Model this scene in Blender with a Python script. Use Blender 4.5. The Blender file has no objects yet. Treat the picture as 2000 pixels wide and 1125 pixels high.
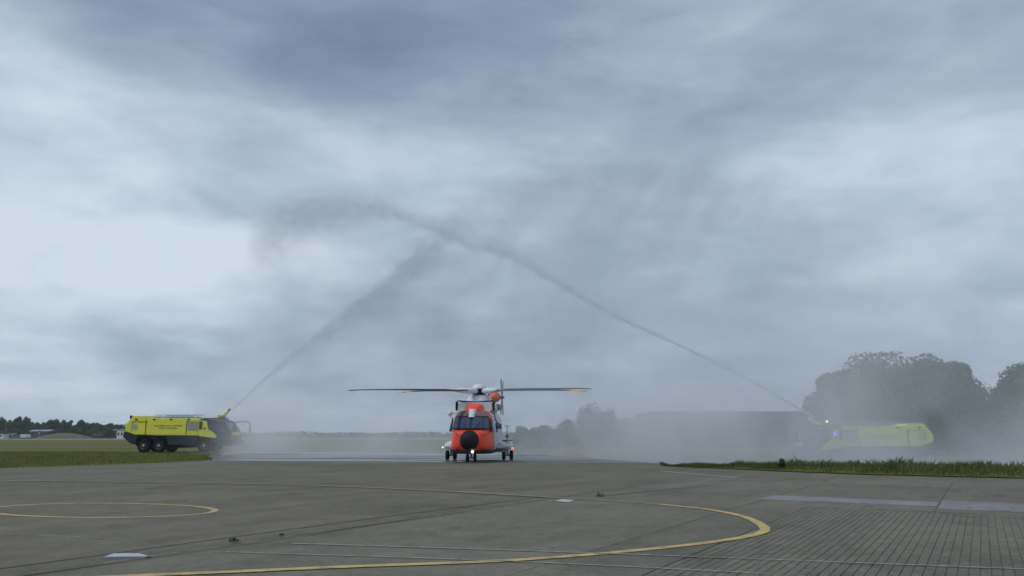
import bpy, bmesh, math, random
from mathutils import Vector, Matrix, noise
R = math.radians
random.seed(7)
sc = bpy.context.scene
COL = sc.collection

# ---------------------------------------------------------------- camera
CAMH = 1.75
F = 1500.0
PITCH = math.atan(286.5 / F)
cam_d = bpy.data.cameras.new('camera')
cam = bpy.data.objects.new('camera', cam_d)
COL.objects.link(cam)
cam.location = (0, 0, CAMH)
cam.rotation_euler = (math.pi / 2 + PITCH, 0, 0)
cam_d.sensor_width = 36
cam_d.lens = 27
cam_d.clip_start = 0.1
cam_d.clip_end = 6000
sc.camera = cam


def ray(u, v):
    a, b = u - 1000.0, 562.5 - v
    return Vector((a, F * math.cos(PITCH) - b * math.sin(PITCH), F * math.sin(PITCH) + b * math.cos(PITCH)))


def gp(u, v, z=0.0):                       # measured point on the ground
    d = ray(u, v)
    t = (z - CAMH) / d.z
    return Vector((d.x * t, d.y * t, z))


def pt(u, v, Y):                           # measured point at a known distance
    d = ray(u, v)
    t = Y / d.y
    return Vector((d.x * t, Y, CAMH + d.z * t))


# ---------------------------------------------------------------- node helper
class X:
    """a socket with arithmetic"""
    nt = None

    def __init__(s, k): s.k = k

    @staticmethod
    def n(op, *a, clamp=False):
        nd = X.nt.nodes.new('ShaderNodeMath')
        nd.operation = op
        nd.use_clamp = clamp
        for i, q in enumerate(a):
            if isinstance(q, X): X.nt.links.new(q.k, nd.inputs[i])
            else: nd.inputs[i].default_value = q
        return X(nd.outputs[0])

    def __add__(s, o): return X.n('ADD', s, o)
    __radd__ = __add__
    def __sub__(s, o): return X.n('SUBTRACT', s, o)
    def __rsub__(s, o): return X.n('SUBTRACT', o, s)
    def __mul__(s, o): return X.n('MULTIPLY', s, o)
    __rmul__ = __mul__
    def __truediv__(s, o): return X.n('DIVIDE', s, o)
    def __rtruediv__(s, o): return X.n('DIVIDE', o, s)
    def exp(s): return X.n('EXPONENT', s)
    def pw(s, e): return X.n('POWER', s, e)
    def clamp(s): return X.n('ADD', s, 0.0, clamp=True)
    def mx(s, o): return X.n('MAXIMUM', s, o)
    def mn(s, o): return X.n('MINIMUM', s, o)

    def sm(s, a, b):
        nd = X.nt.nodes.new('ShaderNodeMapRange')
        nd.interpolation_type = 'SMOOTHSTEP'
        lo, hi, t0, t1 = (a, b, 0.0, 1.0) if a < b else (b, a, 1.0, 0.0)
        X.nt.links.new(s.k, nd.inputs[0])
        for i, q in enumerate((lo, hi, t0, t1)): nd.inputs[i + 1].default_value = q
        return X(nd.outputs[0])


def comb(x, y, z):
    nd = X.nt.nodes.new('ShaderNodeCombineXYZ')
    for i, q in enumerate((x, y, z)):
        if isinstance(q, X): X.nt.links.new(q.k, nd.inputs[i])
        else: nd.inputs[i].default_value = q
    return X(nd.outputs[0])


def sep(v):
    nd = X.nt.nodes.new('ShaderNodeSeparateXYZ')
    X.nt.links.new(v.k, nd.inputs[0])
    return [X(o) for o in nd.outputs]


def nz(v, scale=1.0, detail=3.0, rough=0.5, dist=0.0):
    nd = X.nt.nodes.new('ShaderNodeTexNoise')
    X.nt.links.new(v.k, nd.inputs['Vector'])
    nd.inputs['Scale'].default_value = scale
    nd.inputs['Detail'].default_value = detail
    nd.inputs['Roughness'].default_value = rough
    nd.inputs['Distortion'].default_value = dist
    return X(nd.outputs[0])


def coord(kind):
    if kind == 'Position': return X(X.nt.nodes.new('ShaderNodeNewGeometry').outputs['Position'])
    return X(X.nt.nodes.new('ShaderNodeTexCoord').outputs[kind])


def ramp(fac, stops):
    nd = X.nt.nodes.new('ShaderNodeValToRGB')
    X.nt.links.new(fac.k, nd.inputs[0])
    el = nd.color_ramp.elements
    while len(el) < len(stops): el.new(0.5)
    for e, (p, c) in zip(el, stops):
        e.position = p
        e.color = (*c, 1)
    return X(nd.outputs[0])


def mixc(fac, a, b):
    nd = X.nt.nodes.new('ShaderNodeMix')
    nd.data_type = 'RGBA'
    X.nt.links.new(fac.k, nd.inputs[0])
    for i, q in ((6, a), (7, b)):
        if isinstance(q, X): X.nt.links.new(q.k, nd.inputs[i])
        else: nd.inputs[i].default_value = (*q, 1)
    return X(nd.outputs[2])


def fcurve(x, pts):                        # pts in 0..1
    nd = X.nt.nodes.new('ShaderNodeFloatCurve')
    cu = nd.mapping.curves[0]
    nd.mapping.extend = 'HORIZONTAL'
    pts = sorted(pts)
    cu.points[0].location = pts[0]
    cu.points[1].location = pts[-1]
    for p in pts[1:-1]: cu.points.new(*p)
    nd.mapping.update()
    X.nt.links.new(x.k, nd.inputs['Value'])
    return X(nd.outputs[0])


# ---------------------------------------------------------------- world
world = bpy.data.worlds.new('World')
sc.world = world
world.use_nodes = True
nt = world.node_tree
nt.nodes.clear()
X.nt = nt
SUN_EL, SUN_AZ = 48.0, 250.0
sky = nt.nodes.new('ShaderNodeTexSky')
sky.sky_type = 'NISHITA'
sky.sun_disc = False
sky.sun_elevation = R(SUN_EL)
sky.sun_rotation = R(SUN_AZ)
sky.dust_density = 3
bg_s = nt.nodes.new('ShaderNodeBackground')
bg_s.inputs['Strength'].default_value = 0.09
nt.links.new(sky.outputs[0], bg_s.inputs['Color'])

d = coord('Generated')
dx, dy, dz = sep(d)
az = X.n('ARCTAN2', dx, dy) * 57.2958
el = X.n('ARCSINE', dz) * 57.2958
zz = dz.mx(0.0) + 0.16
cp = comb(dx / zz, dy / zz * 1.0, dz * 1.2)
wa = (nz(cp, 0.9, 5, 0.55) - 0.5)
wb = (nz(cp + 0.0 if False else comb(dx / zz + 7.3, dy / zz + 3.1, dz), 0.9, 5, 0.55) - 0.5)
azw = az + wa * 22.0
elw = el + wb * 9.0


def pxae(u, v):
    q = ray(u, v).normalized()
    return math.degrees(math.atan2(q.x, q.y)), math.degrees(math.asin(q.z))


# clouds of this sky: u, v, half-width, half-height (photo pixels), tilt, amount
CL = [
    (560, 50, 440, 75, 6, -.46), (740, 130, 230, 60, -8, -.34), (230, 60, 190, 50, -20, -.26), (1150, 110, 330, 70, -6, -.16),
    (1500, 70, 500, 70, 0, -.10), (1750, 120, 330, 45, 6, -.16), (1050, 30, 300, 60, 0, -.08),
    (20, 130, 140, 110, -30, .34), (340, 150, 90, 30, -10, .20), (90, 290, 170, 60, 0, .16), (250, 350, 300, 28, -8, -.16),
    (60, 450, 330, 70, 0, .34), (250, 470, 220, 50, 0, .26), (500, 500, 130, 60, 0, .20), (60, 620, 420, 70, 0, .20), (60, 770, 330, 70, 0, .26), (640, 360, 130, 50, 0, .12),
    (560, 240, 130, 45, -15, .12), (960, 330, 260, 50, 0, .10), (860, 470, 60, 30, 0, .2), (470, 400, 120, 25, -20, -.14),
    (400, 700, 190, 55, 0, -.22), (800, 670, 380, 70, 0, -.24), (1200, 730, 380, 60, 0, -.14), (1100, 560, 200, 50, 0, -.10),
    (1960, 250, 230, 70, 8, .24), (1700, 330, 260, 60, 0, .10), (1960, 590, 160, 60, 0, .22), (1800, 480, 260, 50, 0, .06),
    (1830, 420, 200, 22, 5, -.08), (1650, 560, 200, 40, 0, -.04), (1500, 250, 220, 40, 5, -.05),
]
t = 0.60 + (nz(comb(dx / zz, dy / zz * 1.2, dz * 2.0), 1.3, 7, 0.52, 0.1) - 0.5) * 0.34
t = t + (nz(comb(dx / zz * 0.6, dy / zz * 1.6, dz * 2.0), 2.6, 6, 0.55, 0.1) - 0.5) * 0.26
lump = nz(comb(dx / (dz.mx(0.0) + .45) * 2.2, dy / (dz.mx(0.0) + .45) * 2.2, dz * 6.5), 2.1, 7, 0.57, 0.25) - 0.5
t = t + lump * 0.80
for (u, v, sw, sh, tilt, amt) in CL:
    a0, e0 = pxae(u, v)
    sa, se = sw / 26.0, sh / 26.0
    ca, sa_ = math.cos(R(tilt)), math.sin(R(tilt))
    ax, ey = azw - a0, elw - e0
    p = (ax * ca + ey * sa_) / sa
    q = (ey * ca - ax * sa_) / se
    t = t + ((p * p + q * q) * -0.5).exp() * (amt * (.72 if amt < 0 else .80))
ccol = ramp(t.clamp(), [(0.0, (.185, .238, .350)), (0.30, (.268, .338, .455)), (0.55, (.385, .472, .592)), (0.80, (.545, .640, .745)), (1.0, (.67, .765, .85))])
bg_c = nt.nodes.new('ShaderNodeBackground')
nt.links.new(ccol.k, bg_c.inputs['Color'])
bg_c.inputs['Strength'].default_value = 1.0
mx = nt.nodes.new('ShaderNodeMixShader')
mx.inputs[0].default_value = 0.94
nt.links.new(bg_s.outputs[0], mx.inputs[1])
nt.links.new(bg_c.outputs[0], mx.inputs[2])
wo = nt.nodes.new('ShaderNodeOutputWorld')
nt.links.new(mx.outputs[0], wo.inputs['Surface'])

sun_d = bpy.data.lights.new('sun', 'SUN')
sun = bpy.data.objects.new('sun', sun_d)
COL.objects.link(sun)
sun_d.energy = 1.45
sun_d.angle = R(25)
sun_d.color = (1.0, .98, .95)
_sa = R(SUN_AZ)
sdir = Vector((math.sin(_sa) * math.cos(R(SUN_EL)), math.cos(_sa) * math.cos(R(SUN_EL)), math.sin(R(SUN_EL))))
sun.rotation_euler = sdir.to_track_quat('Z', 'Y').to_euler()

sc.view_settings.view_transform = 'Standard'
sc.view_settings.look = 'None'
sc.view_settings.exposure = 0.0
sc.view_settings.gamma = 1
sc.view_settings.use_curve_mapping = False
cy = sc.cycles
cy.use_denoising = True
cy.max_bounces = 6
cy.volume_bounces = 4
cy.transparent_max_bounces = 12
cy.volume_max_steps = 128
cy.use_adaptive_sampling = True
cy.adaptive_threshold = 0.025
cy.adaptive_min_samples = 24
cy.sample_clamp_indirect = 4


# ---------------------------------------------------------------- materials
def newmat(name):
    m = bpy.data.materials.new(name)
    m.use_nodes = True
    m.node_tree.nodes.clear()
    X.nt = m.node_tree
    return m


def pbr(m, color, rough=0.6, metal=0.0, spec=0.5, emis=None, es=0.0, bump=None, bs=0.3, bd=0.02, trans=0.0):
    X.nt = m.node_tree
    b = X.nt.nodes.new('ShaderNodeBsdfPrincipled')
    o = X.nt.nodes.new('ShaderNodeOutputMaterial')
    for key, q in (('Base Color', color), ('Roughness', rough), ('Metallic', metal), ('Specular IOR Level', spec)):
        if isinstance(q, X): X.nt.links.new(q.k, b.inputs[key])
        elif key == 'Base Color': b.inputs[key].default_value = (*q, 1)
        else: b.inputs[key].default_value = q
    if emis:
        b.inputs['Emission Color'].default_value = (*emis, 1)
        b.inputs['Emission Strength'].default_value = es
    if trans: b.inputs['Transmission Weight'].default_value = trans
    if bump is not None:
        bn = X.nt.nodes.new('ShaderNodeBump')
        bn.inputs['Strength'].default_value = bs
        bn.inputs['Distance'].default_value = bd
        X.nt.links.new(bump.k, bn.inputs['Height'])
        X.nt.links.new(bn.outputs[0], b.inputs['Normal'])
    X.nt.links.new(b.outputs[0], o.inputs['Surface'])
    return m


def paint(name, c, rough=0.35, var=0.12, metal=0.0, dirt=0.25, spec=0.5):
    m = newmat(name)
    v = coord('Object')
    n1 = nz(v, 1.7, 4, 0.6)
    n2 = nz(v, 11, 3, 0.6)
    f = ((n1 - 0.5) * var * 2 + (n2 - 0.5) * var).clamp()
    dk = tuple(x * (1 - dirt) * .8 + min(.02, x * .3) for x in c)
    col = mixc((n1 * 0.8 + n2 * 0.4 - 0.25).clamp() * 0.6, c, dk)
    return pbr(m, col, n2 * 0.2 + rough - 0.1, metal, spec)


def glow(name, c, s):
    return pbr(newmat(name), c, 0.4, emis=c, es=s)


M = {}
M['yellow'] = paint('truck_yellow', (.72, .71, .05), 0.35)
M['dark'] = paint('dark_grey_paint', (.022, .028, .036), 0.45, spec=.3)
M['black'] = paint('black_rubber', (.008, .008, .009), 0.8, spec=.12)
M['chassis'] = paint('chassis', (.010, .010, .011), 0.8, spec=.12)
M['rim'] = paint('rim_grey', (.30, .30, .31), 0.5)
M['rail'] = paint('rail_grey', (.22, .24, .27), 0.45)
M['glass'] = paint('vehicle_glass', (.03, .035, .05), 0.08, 0.05)
M['shutter'] = paint('shutter_grey', (.36, .38, .30), 0.45)
M['print'] = paint('dark_print', (.17, .20, .06), 0.5)
M['emblem'] = paint('emblem_grey', (.42, .43, .36), 0.5)
M['orange'] = paint('orange_paint', (.95, .070, .020), 0.38)
M['white'] = paint('white_paint', (.66, .66, .70), 0.38)
M['grey'] = paint('grey_paint', (.24, .26, .30), 0.5)
M['radome'] = paint('radome_black', (.008, .009, .012), 0.6, spec=.25)
M['screen'] = paint('cockpit_glass', (.035, .055, .11), 0.06, 0.3)
M['tint'] = paint('roof_glass', (.13, .085, .075), 0.15)
M['blade'] = paint('blade_grey', (.05, .06, .065), 0.5)
M['tip'] = paint('blade_tip_yellow', (.62, .38, .09), 0.5)
M['white_lamp'] = glow('landing_lamp', (1, .98, .92), 3)
M['red_lamp'] = glow('red_lamp', (1, .10, .06), 2)
M['green_lamp'] = glow('green_lamp', (.4, 1, .5), 3)
M['orange_lamp'] = glow('orange_beacon', (1, .45, .18), 4.5)
M['blue_lamp'] = glow('blue_beacon', (.10, .12, 1), 2.2)
M['blue_off'] = paint('blue_lens', (.03, .04, .20), 0.2)
M['bark'] = paint('bark', (.07, .055, .04), 0.9)
M['wall_white'] = paint('white_wall', (.72, .73, .74), 0.7)
M['wall_grey'] = paint('grey_wall', (.25, .27, .29), 0.8)
M['roof_grey'] = paint('roof_grey', (.13, .14, .15), 0.8)
M['red'] = paint('red_paint', (.45, .06, .05), 0.5)
M['earth'] = paint('concrete_mound', (.085, .085, .055), 0.9)
M['hangar'] = paint('hangar_cladding', (.045, .055, .055), 0.7)


def leafmat(name, a, b):
    m = newmat(name)
    v = coord('Object')
    f = ((nz(v, 0.5, 3, 0.6) - 0.5) * 1.6 + 0.5 + (nz(v, 5, 2, 0.5) - 0.5)).clamp()
    return pbr(m, mixc(f, a, b), 0.7, spec=0.25)


M['leaf_a'] = leafmat('leaves_dark', (.018, .050, .012), (.044, .098, .024))
M['leaf_b'] = leafmat('leaves_mid', (.026, .058, .014), (.060, .105, .026))
M['leaf_c'] = leafmat('leaves_blue', (.020, .038, .024), (.042, .066, .038))
M['leaf_pale'] = leafmat('leaves_pale', (.10, .12, .08), (.17, .19, .14))


# ---------------------------------------------------------------- mesh helpers
class MB:
    def __init__(s): s.v, s.f = [], []

    def add(s, vs, fs):
        o = len(s.v)
        s.v += [tuple(p) for p in vs]
        s.f += [tuple(o + i for i in f) for f in fs]
        return s

    def box(s, x0, x1, y0, y1, z0, z1, mat=None):
        vs = [Vector(p) for p in ((x0, y0, z0), (x1, y0, z0), (x1, y1, z0), (x0, y1, z0), (x0, y0, z1), (x1, y0, z1), (x1, y1, z1), (x0, y1, z1))]
        if mat: vs = [mat @ p for p in vs]
        return s.add(vs, [(0, 3, 2, 1), (4, 5, 6, 7), (0, 1, 5, 4), (1, 2, 6, 5), (2, 3, 7, 6), (3, 0, 4, 7)])

    def rings(s, rs, cap=True, close=True):
        n = len(rs[0])
        fs = []
        for k in range(len(rs) - 1):
            for i in range(n if close else n - 1):
                j = (i + 1) % n
                fs.append((k * n + i, k * n + j, (k + 1) * n + j, (k + 1) * n + i))
        if cap:
            fs.append(tuple(reversed(range(n))))
            fs.append(tuple((len(rs) - 1) * n + i for i in range(n)))
        return s.add([p for r in rs for p in r], fs)

    def tube(s, pts, rad, n=8):
        pts = [Vector(p) for p in pts]
        rs = []
        for i, p in enumerate(pts):
            tdir = (pts[min(i + 1, len(pts) - 1)] - pts[max(i - 1, 0)]).normalized()
            a = tdir.cross(Vector((0, 0, 1)))
            if a.length < .05: a = tdir.cross(Vector((1, 0, 0)))
            a.normalize()
            b = tdir.cross(a)
            r = rad[i] if isinstance(rad, (list, tuple)) else rad
            rs.append([p + (a * math.cos(q) + b * math.sin(q)) * r for q in [2 * math.pi * k / n for k in range(n)]])
        return s.rings(rs)

    def lathe(s, prof, c=(0, 0, 0), axis='z', n=20):
        rs = []
        for r, h in prof:
            ring = []
            for k in range(n):
                q = 2 * math.pi * k / n
                a, b = r * math.cos(q), r * math.sin(q)
                p = {'z': (a, b, h), 'y': (a, h, b), 'x': (h, a, b)}[axis]
                ring.append((p[0] + c[0], p[1] + c[1], p[2] + c[2]))
            rs.append(ring)
        return s.rings(rs)

    def ball(s, c, rx, ry=None, rz=None, n=12, m=8):
        ry = ry or rx
        rz = rz or rx
        rs = []
        for i in range(m + 1):
            t_ = math.pi * (i + .02) / (m + .04)
            rs.append([(c[0] + rx * math.sin(t_) * math.cos(2 * math.pi * k / n), c[1] + ry * math.sin(t_) * math.sin(2 * math.pi * k / n), c[2] - rz * math.cos(t_)) for k in range(n)])
        return s.rings(rs)

    def prism(s, poly, y0, y1, top=None, k=1.0):
        """side profile (x, z) extruded in y; points above TOP are drawn in by K"""
        def yy(y, z): return y * (k if top is not None and z > top else 1)
        n = len(poly)
        vs = [(x, yy(y0, z), z) for x, z in poly] + [(x, yy(y1, z), z) for x, z in poly]
        return s.add(vs, [tuple(range(n)), tuple(reversed(range(n, 2 * n)))] + [(i, i + n, (i + 1) % n + n, (i + 1) % n) for i in range(n)])

    def build(s, name, mat, parent=None, bevel=0, smooth=False, kind=None, label=None):
        me = bpy.data.meshes.new(name)
        me.from_pydata(s.v, [], s.f)
        bm = bmesh.new()
        bm.from_mesh(me)
        bmesh.ops.recalc_face_normals(bm, faces=bm.faces)
        if bevel:
            es = [e for e in bm.edges if len(e.link_faces) == 2 and e.calc_face_angle(0) > .5]
            bmesh.ops.bevel(bm, geom=es, offset=bevel, segments=2, affect='EDGES', clamp_overlap=True)
        bm.to_mesh(me)
        bm.free()
        if smooth:
            for p in me.polygons: p.use_smooth = True
            try: me.set_sharp_from_angle(angle=R(smooth if smooth is not True else 40))
            except Exception: pass
        me.materials.append(mat)
        o = bpy.data.objects.new(name, me)
        COL.objects.link(o)
        if parent: o.parent = parent
        if kind: o['kind'] = kind
        if label: o['label'] = label
        return o


def tag(o, label=None, cat=None, group=None, kind=None):
    if label: o['label'] = label
    if cat: o['category'] = cat
    if group: o['group'] = group
    if kind: o['kind'] = kind
    return o


def empty(name, loc, rz=0.0):
    o = bpy.data.objects.new(name, None)
    COL.objects.link(o)
    o.location = loc
    o.rotation_euler = (0, 0, rz)
    o.empty_display_size = .5
    return o


def copy_tree(o, parent=None):
    c = o.copy()
    COL.objects.link(c)
    c.parent = parent
    for ch in [q for q in bpy.data.objects if q.parent == o]: copy_tree(ch, c)
    return c


def smooth(a, b, x):
    q = min(1, max(0, (x - a) / (b - a)))
    return q * q * (3 - 2 * q)


def height(x, y):                          # the taxiway beyond the right verge lies lower
    return -0.85 * smooth(9, 20, x + (y - 45) * 0.25) * smooth(41, 53, y)


# ---------------------------------------------------------------- ground
# the wide grass field up to the horizon
m = newmat('field_grass')
P = coord('Position')
px_, py_, pz_ = sep(P)
band = nz(comb(px_ * 0.012, py_ * 0.055, 0.0), 1, 4, 0.6)
fine = nz(P, 0.9, 5, 0.65)
fine2 = nz(P, 9, 3, 0.7)
f = ((band - 0.5) * 2.2 + 0.5 + (fine - 0.5) * 0.8).clamp()
col = ramp(f, [(0.0, (.060, .10, .016)), (0.4, (.115, .14, .025)), (0.62, (.16, .13, .035)), (0.85, (.18, .10, .045)), (1.0, (.21, .17, .09))])
col = mixc((fine2 * 0.8 - 0.15).clamp(), col, (.045, .055, .02))
M['field'] = pbr(m, col, 0.95, spec=0.1, bump=fine2, bs=.6, bd=.1)

xs = [-1700, -900, -500, -300, -200, -140, -100, -70, -50, -40] + [-36 + 3 * i for i in range(36)] + [75, 85, 100, 130, 180, 260, 400, 700, 1700]
ys = [-60, -30, 0, 20, 30, 34] + [36 + 2 * i for i in range(24)] + [86, 92, 100, 112, 125, 140, 160, 190, 230, 280, 340, 420, 520, 700, 1000, 1400, 1740]
g = MB()
vs = [(x, y, height(x, y) - 0.03 - (0.05 if y < 30 else 0)) for y in ys for x in xs]
nx_ = len(xs)
g.add(vs, [(j * nx_ + i, j * nx_ + i + 1, (j + 1) * nx_ + i + 1, (j + 1) * nx_ + i) for j in range(len(ys) - 1) for i in range(nx_ - 1)])
tag(g.build('ground', M['field'], smooth=180), kind='structure')


def asphalt(name, base, wet):
    m = newmat(name)
    P = coord('Position')
    x, y, z = sep(P)
    big = nz(P, 0.16, 5, 0.6)
    mid = nz(P, 1.3, 5, 0.65)
    agg = nz(P, 38, 2, 0.7)
    agg2 = nz(P, 130, 1, 0.6)
    # stains drawn out along the paving direction
    t_ = x * 0.515 + y * 0.857
    s_ = x * 0.857 - y * 0.515
    st = nz(comb(s_ * 0.9, t_ * 0.16, 0.0), 1.0, 5, 0.65)
    m2 = nz(P, 6.5, 4, 0.7)
    k = (big - 0.5) * 0.9 + (mid - 0.5) * 0.6 + (m2 - 0.5) * 0.7 + (st - 0.5) * 0.8 + 1.0
    k = k * ((agg - 0.5) * 1.1 + (agg2 - 0.5) * 0.7 + 1.0)
    cr = X.n('ABSOLUTE', nz(P, 0.33, 5, 0.55) - 0.5).sm(0.006, 0.001)
    cr = cr * nz(P, 0.12, 2, 0.5).sm(0.5, 0.6)
    oil = nz(P, 0.55, 3, 0.5).sm(0.66, 0.74)
    scuff = nz(comb(s_ * 3.0, t_ * 0.12, 2.0), 1.0, 4, 0.6).sm(0.60, 0.72)
    k = k * (1.0 - cr * 0.4) * (1.0 - oil * 0.22) * (1.0 + scuff * 0.14)
    nd = X.nt.nodes.new('ShaderNodeVectorMath')
    nd.operation = 'SCALE'
    nd.inputs[0].default_value = base
    X.nt.links.new(k.k, nd.inputs['Scale'])
    col = X(nd.outputs[0])
    if wet:
        w = (y + (nz(comb(x * 0.06, y * 0.3, 0.0), 1, 4, 0.6) - 0.5) * 20).sm(47, 56)
        pud = (nz(comb(x * 0.05, y * 0.22, 3.3), 1.4, 4, 0.55)).sm(0.40, 0.56) * w
        col = mixc(w * 0.55, col, (.045, .045, .048))
        return pbr(m, col, w * -0.35 + pud * -0.38 + 0.88, spec=(w * 0.35 + 0.15), bump=agg * (1.0 - pud), bs=.25, bd=.004)
    return pbr(m, col, mid * 0.2 + 0.75, spec=0.15, bump=agg + mid, bs=.3, bd=.006)


M['asphalt'] = asphalt('apron_asphalt', (.129, .119, .092), True)
M['concrete'] = asphalt('slab_concrete', (.146, .137, .108), False)
M['concrete_b'] = asphalt('slab_concrete_dark', (.132, .124, .098), False)
M['pale'] = asphalt('pale_concrete', (.19, .19, .195), False)
M['paver'] = asphalt('paver_concrete', (.138, .130, .104), False)
M['paver_b'] = asphalt('paver_concrete_light', (.148, .139, .110), False)
M['joint'] = asphalt('joint_fill', (.118, .111, .088), False)

xs = [-120, -90, -70, -60, -50, -42, -36] + [-33 + 3 * i for i in range(34)] + [75, 90, 120]
ys = [-14, 0, 12, 24, 32, 36] + [39 + 2.5 * i for i in range(17)]
g = MB()
vs = [(x, y, height(x, y)) for y in ys for x in xs]
nx_ = len(xs)
g.add(vs, [(j * nx_ + i, j * nx_ + i + 1, (j + 1) * nx_ + i + 1, (j + 1) * nx_ + i) for j in range(len(ys) - 1) for i in range(nx_ - 1)])
apron = tag(g.build('apron', M['asphalt'], smooth=180), kind='structure')

# concrete slabs, laid at 31 degrees, right of the long joint
TD = Vector((.515, .857, 0)).normalized()
SD = Vector((.857, -.515, 0)).normalized()


def st(s, t_, z=0.0): return SD * s + TD * t_ + Vector((0, 0, z))


def right_edge(x):                         # verge boundary y at x
    pts_ = [(8.0, 45.5), (12.55, 38.65), (15.6, 34.9), (20.7, 32.0), (30, 29), (60, 22)]
    for (a, b), (c, d_) in zip(pts_, pts_[1:]):
        if x <= c: return b + (d_ - b) * (x - a) / (c - a)
    return 22


GAP = 0.022
slab_me = None
s_lines = [-10.25, -5.25, -1.1, 3.4, 7.9, 12.4]
t_lines = [5.0, 20.6, 25.1, 29.6, 34.1]
t_left = [5.0, 9.5, 14.0, 18.5, 23.0, 27.5, 32.0]
PAVE_S = (-3.81, 7.9)
PAVE_T = (8.0, 20.6)


def slab(name, s0, s1, t0, t1, z0, z1, mat, parent, gap=GAP, jit=0.0):
    j = lambda: random.uniform(-jit, jit)
    c = [st(s0 + gap / 2 + j(), t0 + gap / 2 + j()), st(s1 - gap / 2 + j(), t0 + gap / 2 + j()), st(s1 - gap / 2 + j(), t1 - gap / 2 + j()), st(s0 + gap / 2 + j(), t1 - gap / 2 + j())]
    b = MB()
    ctr = sum(c, Vector()) / 4
    top = [p + (ctr - p).normalized() * 0.006 for p in c]
    b.rings([[(p.x, p.y, z0) for p in c], [(p.x, p.y, z1 - .004) for p in c], [(p.x, p.y, z1) for p in top]])
    return b.build(name, mat, parent)


# a dark bed just above the sheet shows in the joints
def bed(s0, s1, t0, t1, z):
    return MB().add([st(s0, t0, z), st(s1, t0, z), st(s1, t1, z), st(s0, t1, z)], [(0, 1, 2, 3)])


pav = tag(empty('concrete_pavement', (0, 0, 0)), kind='structure')
JB = MB()
mats2 = [M['concrete'], M['concrete_b']]
for i in range(len(s_lines) - 1):
    tl = t_left if i == 0 else t_lines[1:]
    for k in range(len(tl) - 1):
        if i == 0 and k == 0: pass
        off = (0, .9, -.6, .4, 0)[i] if i else 0
        t0, t1 = tl[k] + (off if k else 0), tl[k + 1] + (off if k < len(tl) - 2 else 0)
        cen = st((s_lines[i] + s_lines[i + 1]) / 2, t1)
        if cen.y > right_edge(cen.x) + 1.5: continue
        JB.add(bed(s_lines[i] + .001, s_lines[i + 1] - .001, t0 + .001, t1 - .001, .009).v, [(0, 1, 2, 3)])
        slab('concrete_slab', s_lines[i], s_lines[i + 1], t0, t1, -.05, random.uniform(.016, .021), random.choice(mats2), pav)
# pale, newer slabs that cross the picture on the right
for (s0, s1, t0, t1) in ((-5.4, -1.12, 22.1, 23.6), (-1.08, 3.4, 21.5, 24.2), (3.42, 8.0, 21.5, 24.2)):
    slab('pale_slab', s0, s1, t0, t1, -.03, .026, M['pale'], pav, jit=.01).__setitem__('label', 'pale concrete infill slab')
tq = [5.0, 9.4, 13.9, 18.2, 20.6]
for t0, t1 in zip(tq, tq[1:]):
    slab('concrete_slab', -5.25, -3.81, t0, t1, -.05, random.uniform(.016, .021), random.choice(mats2), pav)
    JB.add(bed(-5.249, -3.811, t0, t1, .009).v, [(0, 1, 2, 3)])
JB.add(bed(-3.809, 7.899, 8.0, 20.599, .009).v, [(0, 1, 2, 3)])
# paving stones in straight rows
SW, SL = 0.125, 0.25
pme = []
for mm in (M['paver'], M['paver_b'], M['concrete_b']):
    b = MB()
    w, l = SW / 2 - .0045, SL / 2 - .003
    b.rings([[(-w, -l, -.05), (w, -l, -.05), (w, l, -.05), (-w, l, -.05)], [(-w, -l, .012), (w, -l, .012), (w, l, .012), (-w, l, .012)],
             [(-w + .006, -l + .006, .018), (w - .006, -l + .006, .018), (w - .006, l - .006, .018), (-w + .006, l - .006, .018)]])
    o = b.build('paving_stone', mm)
    pme.append(o.data)
    bpy.data.objects.remove(o)
ang = math.atan2(SD.y, SD.x)
stones = []
ns = int((PAVE_S[1] - PAVE_S[0]) / SW)
nt_ = int((PAVE_T[1] - PAVE_T[0]) / SL)
for i in range(ns):
    for k in range(nt_):
        c = st(PAVE_S[0] + (i + .5) * SW, PAVE_T[0] + (k + .5 + .5 * (i % 2)) * SL)
        if c.y < 8.8 or abs(c.x) > c.y * .69: continue
        if k == nt_ - 1 and i % 2: continue
        stones.append((c.length, c))
stones.sort(key=lambda q: q[0])
rest = [MB(), MB(), MB()]
for n_, (dd, c) in enumerate(stones):
    zj, aj, mi = random.uniform(-.003, .004), ang + random.uniform(-.012, .012), random.choice((0, 0, 1, 2))
    if n_ < 290:
        o = bpy.data.objects.new('paving_stone', pme[mi])
        COL.objects.link(o)
        o.parent = pav
        o.location = (c.x, c.y, zj)
        o.rotation_euler = (random.uniform(-.006, .006), random.uniform(-.006, .006), aj)
    else:
        mt = Matrix.Translation((c.x, c.y, zj)) @ Matrix.Rotation(aj, 4, 'Z')
        me = pme[0]
        rest[mi].add([mt @ v_.co for v_ in me.vertices], [tuple(p.vertices) for p in me.polygons])
me0 = rest[0]
o = me0.build('paving_stones', M['paver'], pav, kind='stuff')
o.data.materials.append(M['paver_b'])
o.data.materials.append(M['concrete_b'])
bm = bmesh.new()
bm.from_mesh(o.data)
for k in (1, 2):
    vv = [bm.verts.new(p) for p in rest[k].v]
    for f_ in rest[k].f:
        bm.faces.new([vv[i] for i in f_]).material_index = k
bmesh.ops.recalc_face_normals(bm, faces=bm.faces)
bm.to_mesh(o.data)
bm.free()

JB.build('joint_bed', M['joint'], pav, kind='stuff')
# ---- painted markings
def markmat(name, c, wear):
    m = newmat(name)
    P = coord('Position')
    w = (nz(P, 3, 5, 0.7) + (nz(P, 45, 2, 0.6) - 0.5) * 0.7).sm(wear - .14, wear + .14)
    return pbr(m, mixc(w, (.15, .143, .115), c), 0.75)


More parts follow.
